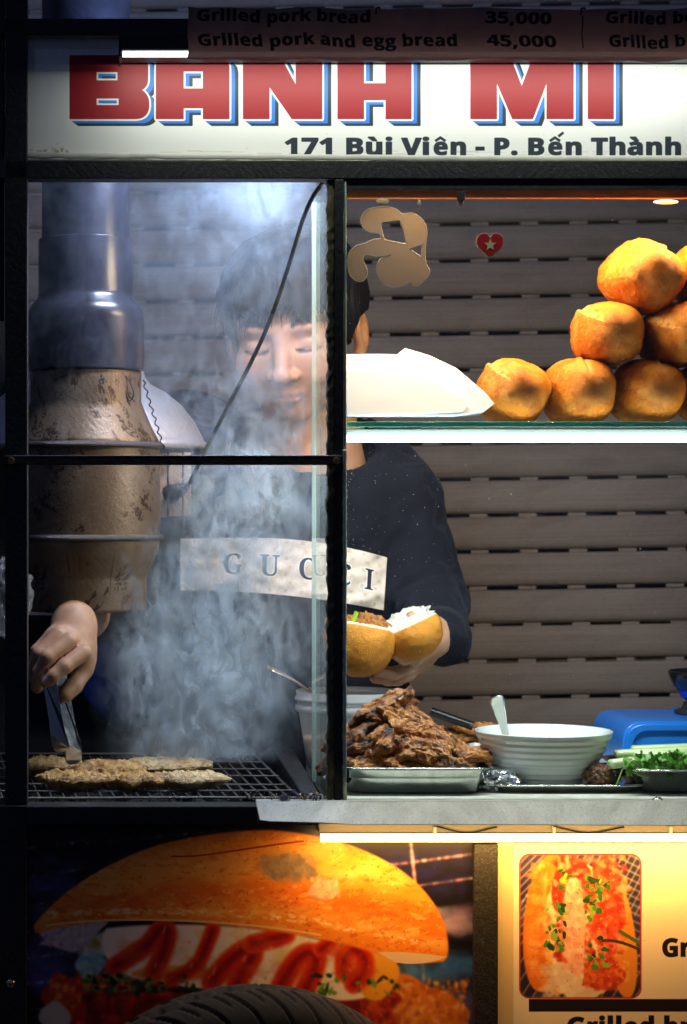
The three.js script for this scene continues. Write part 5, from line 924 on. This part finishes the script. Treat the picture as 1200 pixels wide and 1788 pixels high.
  for (let i = 0; i < 120; i++) {
    const t = rr(-1.15, 1.15), x = Math.sin(t) * .083, z = Math.cos(t) * .083 + .004, y0 = rr(.07, .10), len = rr(.035, .065) * (Math.abs(t) > .8 ? 1.5 : 1), sw = rr(-.018, .010);
    const A = O(x * .9, y0, z * .88), B = O(x * 1.03 + sw * .5, y0 - len * .55, z * 1.06), C = O(x * 1.0 + sw, y0 - len, z * 1.02);
    const g = new THREE.TubeGeometry(new THREE.CatmullRomCurve3([A, B, C].map((q) => q.applyMatrix4(HM))), 8, rr(.0008, .0018), 4), pp = g.attributes.position, cv = g.parameters.path;
    for (let j = 0; j <= 8; j++) { const c = cv.getPointAt(j / 8), k = 1 - .9 * (j / 8) ** 2; for (let s = 0; s <= 4; s++) { const n = j * 5 + s; pp.setXYZ(n, lerp(c.x, pp.getX(n), k), lerp(c.y, pp.getY(n), k), lerp(c.z, pp.getZ(n), k)); } }
    locks.push(g);
  }
  part(hairO, 'fringe', merge(locks), hairM);

  // sweater
  const shR = P(692, 872, -.57), shL = P(392, 880, -.57), hip = P(520, 1350, -.58);
  const torso = ell(P(520, 1030, -.585), .165, .30, .115), chest = ell(P(535, 930, -.575), .175, .15, .108), yoke = cap(P(430, 846, -.585), P(655, 842, -.585), .056), bellyC = cap(P(520, 1120, -.58), P(525, 1400, -.585), .125, .135);
  const ua = cap(shR, P(742, 1046, -.53), .060, .056), fa = cap(P(742, 1046, -.53), P(768, 1108, -.385), .055, .042), cuff = cap(P(768, 1108, -.385), P(769, 1110, -.362), .039, .034), uaL = cap(shL, P(285, 1040, -.55), .063, .055), faL = cap(P(285, 1040, -.55), P(152, 1070, -.425), .050, .043);
  const hole = ell(P(548, 770, -.535), .086, .058, .095);
  const sweater = (x, y, z) => {
    let d = smin(torso(x, y, z), chest(x, y, z), .05); d = smin(d, yoke(x, y, z), .05); d = smin(d, bellyC(x, y, z), .06);
    d = smin(d, ua(x, y, z), .030); d = smin(d, smin(fa(x, y, z), cuff(x, y, z), .008), .02); d = smin(d, uaL(x, y, z), .05); d = smin(d, faL(x, y, z), .03);
    d = smax(d, -hole(x, y, z), .012);
    return d;
  };
  const folds = (x, y, z) => sweater(x, y, z) + .0085 * fbm3(x * 8 + y * 5, y * 14 - x * 8, z * 8, 3) + .0024 * n3(x * 26, y * 40, z * 20);
  const sg = nets((x, y, z) => Math.max(folds(x, y, z), P(0, 1380, -.58).y - y), V(P(160, 0, -.5).x - .06, P(0, 1385, -.58).y, -.74), V(P(790, 0, -.5).x + .07, P(0, 770, -.5).y + .03, -.33), .0085);
  const knit = dtex(256, 256, (u, v) => .5 + .25 * Math.sin(u * 6.283 * 40) * Math.sin(v * 6.283 * 40) + .3 * tileN(u, v, 80, 2)); knit.repeat.set(8, 8);
  const sw = part(man, 'sweater', metreUV(sg.toNonIndexed()), mat([.0085, .010, .017], .85, { bumpMap: knit, bumpScale: .0008, sheen: .25, sheenColor: new THREE.Color(.3, .34, .45), sheenRoughness: .6, specularIntensity: .4 }));
  part(sw, 'cuff_rib', new THREE.TorusGeometry(.040, .006, 10, 40).lookAt ? (() => { const g = new THREE.TorusGeometry(.033, .006, 10, 48), a = P(766, 1107, -.385), b = P(769, 1111, -.355); const q = new THREE.Quaternion().setFromUnitVectors(V(0, 0, 1), b.clone().sub(a).normalize()); return g.applyQuaternion(q).translate((a.x + b.x) / 2, (a.y + b.y) / 2, (a.z + b.z) / 2 + .002); })() : null, mat([.009, .010, .014], .9));
  // chest band: cloth laid on the sweater, print follows its length
  {
    const nu = 90, nv = 22, top = (x) => 939 + Math.max(0, x - 440) ** 2 * .00062 + (x < 400 ? (400 - x) * .02 : 0), bot = (x) => 1031 + Math.max(0, x - 330) ** 2 * .00030, pos = [], uv = [], id = []; let len = 0, last = null; const U = [];
    for (let i = 0; i <= nu; i++) { for (let j = 0; j <= nv; j++) {
      const px = lerp(315, 676, i / nu) - (j / nv) * 6 * (i / nu), py = lerp(top(px), bot(px), j / nv); let z = -.36, q;
      for (let k = 0; k < 60; k++) { q = P(px, py, z); const d = folds(q.x, q.y, q.z) - .0022; if (d < .0003) break; z -= d * .7; if (z < -.62) break; }
      pos.push(q.x, q.y, q.z); if (j === 11) { if (last) len += Math.min(.012, last.distanceTo(q)); last = q.clone(); U.push(len); }
    } }
    for (let i = 0; i <= nu; i++) for (let j = 0; j <= nv; j++) uv.push(U[i] / len, 1 - j / nv);
    for (let i = 0; i < nu; i++) for (let j = 0; j < nv; j++) { const a = i * (nv + 1) + j, b = a + nv + 1; id.push(a, a + 1, b, b, a + 1, b + 1); }
    const g = new THREE.BufferGeometry(); g.setAttribute('position', new THREE.Float32BufferAttribute(pos, 3)); g.setAttribute('uv', new THREE.Float32BufferAttribute(uv, 2)); g.setIndex(id); g.computeVertexNormals();
    const W = 1480, H = 370, art = canvasTex(W, H, (c) => {
      c.fillStyle = '#d9d0c2'; c.fillRect(0, 0, W, H);
      for (let j = 0; j < 7; j++) for (let i = 0; i < 28; i++) {
        const x = i * 54 + (j % 2) * 27, y = j * 54 + 18;
        c.fillStyle = (i + j) % 2 ? '#d8cfc1' : '#dfd7ca'; c.fillRect(x - 24, y - 24, 48, 48);
        if ((i + 2 * j) % 2 === 0) { c.strokeStyle = '#bba680'; c.lineWidth = 3.2; for (const s of [-1, 1]) { c.beginPath(); c.arc(x + s * 7, y, 9, s > 0 ? .5 : 3.64, s > 0 ? 5.6 : 8.7); c.lineTo(x + s * 7, y); c.stroke(); } }
      }
      c.font = 'bold 196px serif'; c.textAlign = 'center'; c.lineJoin = 'round';
      [['G', 372], ['U', 642], ['C', 900], ['C', 1150], ['I', 1348]].forEach(([s, x]) => { c.lineWidth = 16; c.strokeStyle = '#ece8e2'; c.strokeText(s, x, 250); c.fillStyle = '#1b2a3c'; c.fillText(s, x, 250); });
      for (let i = 0; i < 1600; i++) { c.fillStyle = `rgba(${rnd() < .5 ? '90,80,66' : '250,246,238'},${rr(.02, .07)})`; c.fillRect(rr(0, W), rr(0, H), rr(2, 12), rr(1, 3)); }
    });
    part(sw, 'chest_band', g, mat([1, 1, 1], .85, { map: art, side: THREE.DoubleSide })).userData.label = 'pale patterned chest band with dark serif letters';
  }
  // trousers and shoes, behind the cart
  const tr = [-1, 1].map((s) => blend(.03, cap(P(520 + s * 70, 1340, -.6), V(P(520 + s * 75, 0, -.6).x, .36, -.585), .105, .072), cap(V(P(520 + s * 75, 0, -.6).x, .36, -.585), V(P(520 + s * 80, 0, -.6).x, .07, -.61), .070, .055)));
  part(man, 'trousers', nets((x, y, z) => Math.max(smin(tr[0](x, y, z), tr[1](x, y, z), .03), .06 - y), V(P(520, 0, -.6).x - .24, .05, -.75), V(P(520, 0, -.6).x + .24, P(0, 1300, -.6).y, -.45), .012), mat([.010, .010, .012], .9));
  for (const s of [-1, 1]) { const x = P(520 + s * 80, 0, -.6).x; part(man, 'shoe', nets((a, b, c) => Math.max(smin(cap(V(x, .035, -.64), V(x, .03, -.49), .042, .038)(a, b, c), cap(V(x, .06, -.62), V(x, .09, -.615), .05, .05)(a, b, c), .02), .002 - b), V(x - .07, -.01, -.71), V(x + .07, .12, -.43), .008), M.dark); }

  // bracelet: silver beads
  {
    const bl = thing('bead_bracelet', 'silver bead bracelet on the wrist holding the bread', 'bracelet', P(770, 1118, -.37));
    const a = lw.clone().lerp(elbL, .0), dir = elbL.clone().sub(lw).normalize(), q = new THREE.Quaternion().setFromUnitVectors(V(0, 0, 1), dir), bead = new THREE.SphereGeometry(.0030, 12, 8);
    const sp = V(P(770, 0, -.36).x, P(0, 1115, -.36).y, -.372);
    for (let i = 0; i < 30; i++) { const t = i / 30 * 6.2832, v = V(Math.cos(t) * .0225, Math.sin(t) * .0225, 0).applyQuaternion(q).add(a); const o = mk('bead', bead, M.steel); o.position.copy(v).sub(bl.position); bl.add(o); }
  }

  // ---------- what the hands hold ----------
  { // tongs
    const tg = thing('steel_tongs', 'steel kitchen tongs with scalloped tips gripped over the grilling pork', 'tongs', P(118, 1330, -.25));
    const tm = mat([.56, .56, .54], .34, { metalness: 1, roughnessMap: steelRough, bumpMap: fineBump, bumpScale: .0002 });
    const arm = (A, B, w0, w1, tilt, tip) => {
      const L = A.distanceTo(B), pts = [], n = 26; const hw = (t) => lerp(w0, w1, ss(.55, .85, t)) / 2 * (t > .93 ? Math.sqrt(Math.max(0, 1 - ((t - .93) / .075) ** 2)) * .9 + .1 : 1);
      for (let i = 0; i <= n * 3; i++) { const t = i / (n * 3); pts.push([hw(t) + (t > .76 ? .0007 * Math.abs(Math.sin(t * 130)) : 0), -t * L]); } for (let i = n * 3; i >= 0; i--) { const t = i / (n * 3); pts.push([-hw(t) - (t > .76 ? .0007 * Math.abs(Math.sin(t * 130)) : 0), -t * L]); }
      const g = new THREE.ExtrudeGeometry(outline(pts), { depth: .0012, bevelEnabled: true, bevelSize: .0003, bevelThickness: .0003, bevelSegments: 1 }), p = g.attributes.position;
      for (let i = 0; i < p.count; i++) { const x = p.getX(i), t = -p.getY(i) / L; p.setZ(i, p.getZ(i) + (t < .78 ? 34 : 10) * x * x - (t > .8 ? (t - .8) * .02 : 0)); }
      g.computeVertexNormals(); g.rotateY(tilt);
      g.applyQuaternion(new THREE.Quaternion().setFromUnitVectors(V(0, -1, 0), B.clone().sub(A).normalize())); return g.translate(A.x, A.y, A.z);
    };
    part(tg, 'arm', arm(P(86, 1178, -.158), P(108, 1313, -.150), .0165, .019, -.25), tm);
    part(tg, 'arm', arm(P(104, 1175, -.182), P(131, 1334, -.168), .0150, .021, .5), tm);
    part(tg, 'hinge', new THREE.CylinderGeometry(.006, .006, .026, 16).rotateX(1.2).translate(P(94, 1182, -.17).x, P(94, 1182, -.17).y, -.17), tm);
  }
  { // opened bread roll with filling
    const ln = thing('filled_roll', 'opened bread roll with meat and a green stem held in the hand', 'sandwich', P(650, 1178, -.28));
    const crumbM = mat([.80, .76, .64], .95, { bumpMap: crustBump, bumpScale: .0012 });
    const half = (sd, rx, ry, rz) => { const g = warp(new THREE.SphereGeometry(1, 80, 60), (v) => { const k = 1 + .05 * fbm3(v.x * 1.3 + sd, v.y * 1.3, v.z * 1.3, 3); const y = v.y > .32 ? .32 + (v.y - .32) * .10 + .03 * n2(v.x * 6 + sd, v.z * 6) : v.y; v.set(v.x * rx * k, y * ry * k, v.z * rz * k); }); colors(g, (v) => { const in_ = ss(.27, .31, v.y / ry + .02 * n3(v.x * 200, v.z * 200, sd)); const c = crustCol(v, sd, 0); return mix3(mix3(c, [.66, .33, .05], .45), [.74, .66, .48], in_); }); const p = g.attributes.position, uv = new Float32Array(p.count * 2); for (let i = 0; i < p.count; i++) { uv[i * 2] = p.getX(i); uv[i * 2 + 1] = p.getY(i) + p.getZ(i); } g.setAttribute('uv', new THREE.BufferAttribute(uv, 2)); return g; };
    const a = P(627, 1118, -.265), b = P(722, 1105, -.275);
    part(ln, 'bottom_half', half(2.2, .0455, .047, .050).rotateX(-.16).rotateZ(-.16).translate(a.x, a.y, a.z), crustM);
    const tb = part(ln, 'top_half', half(5.5, .038, .034, .042).rotateX(-.10).rotateZ(.44).translate(b.x, b.y, b.z), crustM);
    const cg = warp(new THREE.IcosahedronGeometry(1, 10), (v) => { const k = 1 + .35 * fbm3(v.x * 2.2, v.y * 2.2, v.z * 2.2, 4); v.set(v.x * .034 * k, v.y * .009 * k, v.z * .028 * k); });
    part(tb, 'torn_crumb', metreUV(cg, 1).rotateX(.4).rotateZ(.46).translate(P(708, 1086, 0).x * 0 + P(710, 1088, -.285).x, P(710, 1088, -.285).y, -.292), crumbM);
    const hinge = warp(new THREE.IcosahedronGeometry(1, 8), (v) => { const k = 1 + .4 * fbm3(v.x * 2, v.y * 2, v.z * 2, 3); v.multiplyScalar(.010 * k); }); part(tb, 'torn_edge', metreUV(hinge).translate(P(680, 1109, -.262).x, P(680, 1109, -.262).y, -.255), crumbM);
    for (const [x, y, k, ry] of [[622, 1094, 1, .2], [648, 1092, 3, -.3], [600, 1096, 5, .5]]) { const g = darkSlices[k].clone(); g.scale(.62, 1.3, .8).rotateX(.3).rotateY(ry).translate(P(x, y, -.27).x, P(x, y, -.27).y, -.272); part(ln, 'meat_slice', g, meatM); }
    part(ln, 'green_stem', tube([P(611, 1104, -.245), P(615, 1090, -.24), P(623, 1068, -.238)], .0030, 14, 8), mat([.30, .52, .03], .4));
  }
}

// ---------- smoke over the grill: drifting veils of different depth ----------
{
  const X0 = 20, X1 = 556, Y0 = 290, Y1 = 1345, TW = 256, TH = 512;
  const g1 = (x, m, s) => Math.exp(-(((x - m) / s) ** 2));
  // how much smoke hangs where: a column from the meat, leaning right as it climbs, and thin haze under the top beam
  const amount = (x, y, k) => {
    const seg = (pts) => { let k = 0; while (k < pts.length - 2 && y < pts[k + 1][0]) k++; const [ya, va] = pts[k], [yb, vb] = pts[k + 1]; return lerp(va, vb, ss(ya, yb, y)); };
    const cx = seg([[1340, 335], [1150, 350], [1000, 365], [860, 425], [700, 455], [300, 470]]), wd = seg([[1340, 88], [1130, 138], [1000, 125], [820, 110], [300, 105]]);
    let a = g1(x, cx, wd) * seg([[1340, 1.05], [1160, .98], [1030, .50], [950, .36], [860, .58], [760, .28], [560, .10], [290, .10]]);
    a += .45 * g1(x, 385, 70) * g1(y, 860, 70) + .20 * g1(x, 470, 70) * g1(y, 345, 75) + .10 * g1(x, 340, 200) * ss(820, 640, y) + .04 * ss(760, 500, y) + .40 * g1(x, 235, 60) * g1(y, 1120, 90) * (k % 2);
    return a * ss(1338, 1316, y) * ss(X0, X0 + 40, x) * ss(X1, X1 - 6, x) * ss(Y0, Y0 + 14, y) * lerp(1, ss(130, 260, x), ss(820, 960, y));
  };
  const sm = thing('grill_smoke', 'pale blue grey smoke rising from the grilling meat past the cook', 'smoke', P(340, 1330, -.2));
  sm.userData.kind = 'stuff';
  const N = 6;
  for (let k = 0; k < N; k++) {
    const z = lerp(-.07, -.43, k / (N - 1)), sd = k * 13.7, a = P(X0, Y0, z), b = P(X1, Y1, z), Wd = b.x - a.x, Hd = a.y - b.y;
    const al = dtex(TW, TH, (u, v) => {
      const x = lerp(X0, X1, u), y = lerp(Y1, Y0, v), am = amount(x, y, k); if (am < .004) return 0;
      const px = x / 200, py = y / 400, wx = fbm2(px * 1.3 + sd, py * 1.5, 3), wy = fbm2(px * 1.3 - sd, py * 1.5 + 5, 2);
      const qx = px + .55 * wx, qy = py + .40 * wy, w2 = fbm2(qx * 2.4 + sd, qy * 2.2 - 3, 2);
      const body = .5 + 1.0 * fbm2(qx * 2.3 + .45 * w2 + sd, qy * 1.9 + .35 * w2, 5), rid = 1 - Math.abs(fbm2(qx * 2.6 + .5 * w2, qy * 1.6 - sd, 3)) * 3.4;
      const soft = .05 + ss(.18, .98, body) * .95 + Math.max(0, rid) ** 2 * .14 * ss(.25, .7, body);
      const t = ss(480, 800, y);
      return clamp(am * lerp(.45, soft * 1.25, .3 + .7 * t) * lerp(.50, .64, ss(640, 820, y)));
    }, false, false);
    const g = new THREE.PlaneGeometry(Wd, Hd, 36, 70), p = g.attributes.position;
    for (let i = 0; i < p.count; i++) p.setZ(i, .022 * fbm2(p.getX(i) * 9 + sd, p.getY(i) * 6, 3) + .004 * n2(p.getX(i) * 40, p.getY(i) * 30 + sd));
    g.computeVertexNormals();
    part(sm, 'smoke_veil', g.translate((a.x + b.x) / 2, (a.y + b.y) / 2, z), mat([.70, .84, .95], 1, { alphaMap: al, transparent: true, transmission: .5, thickness: 0, specularIntensity: 0, side: THREE.DoubleSide }));
  }
}
renderer.render(scene, camera);
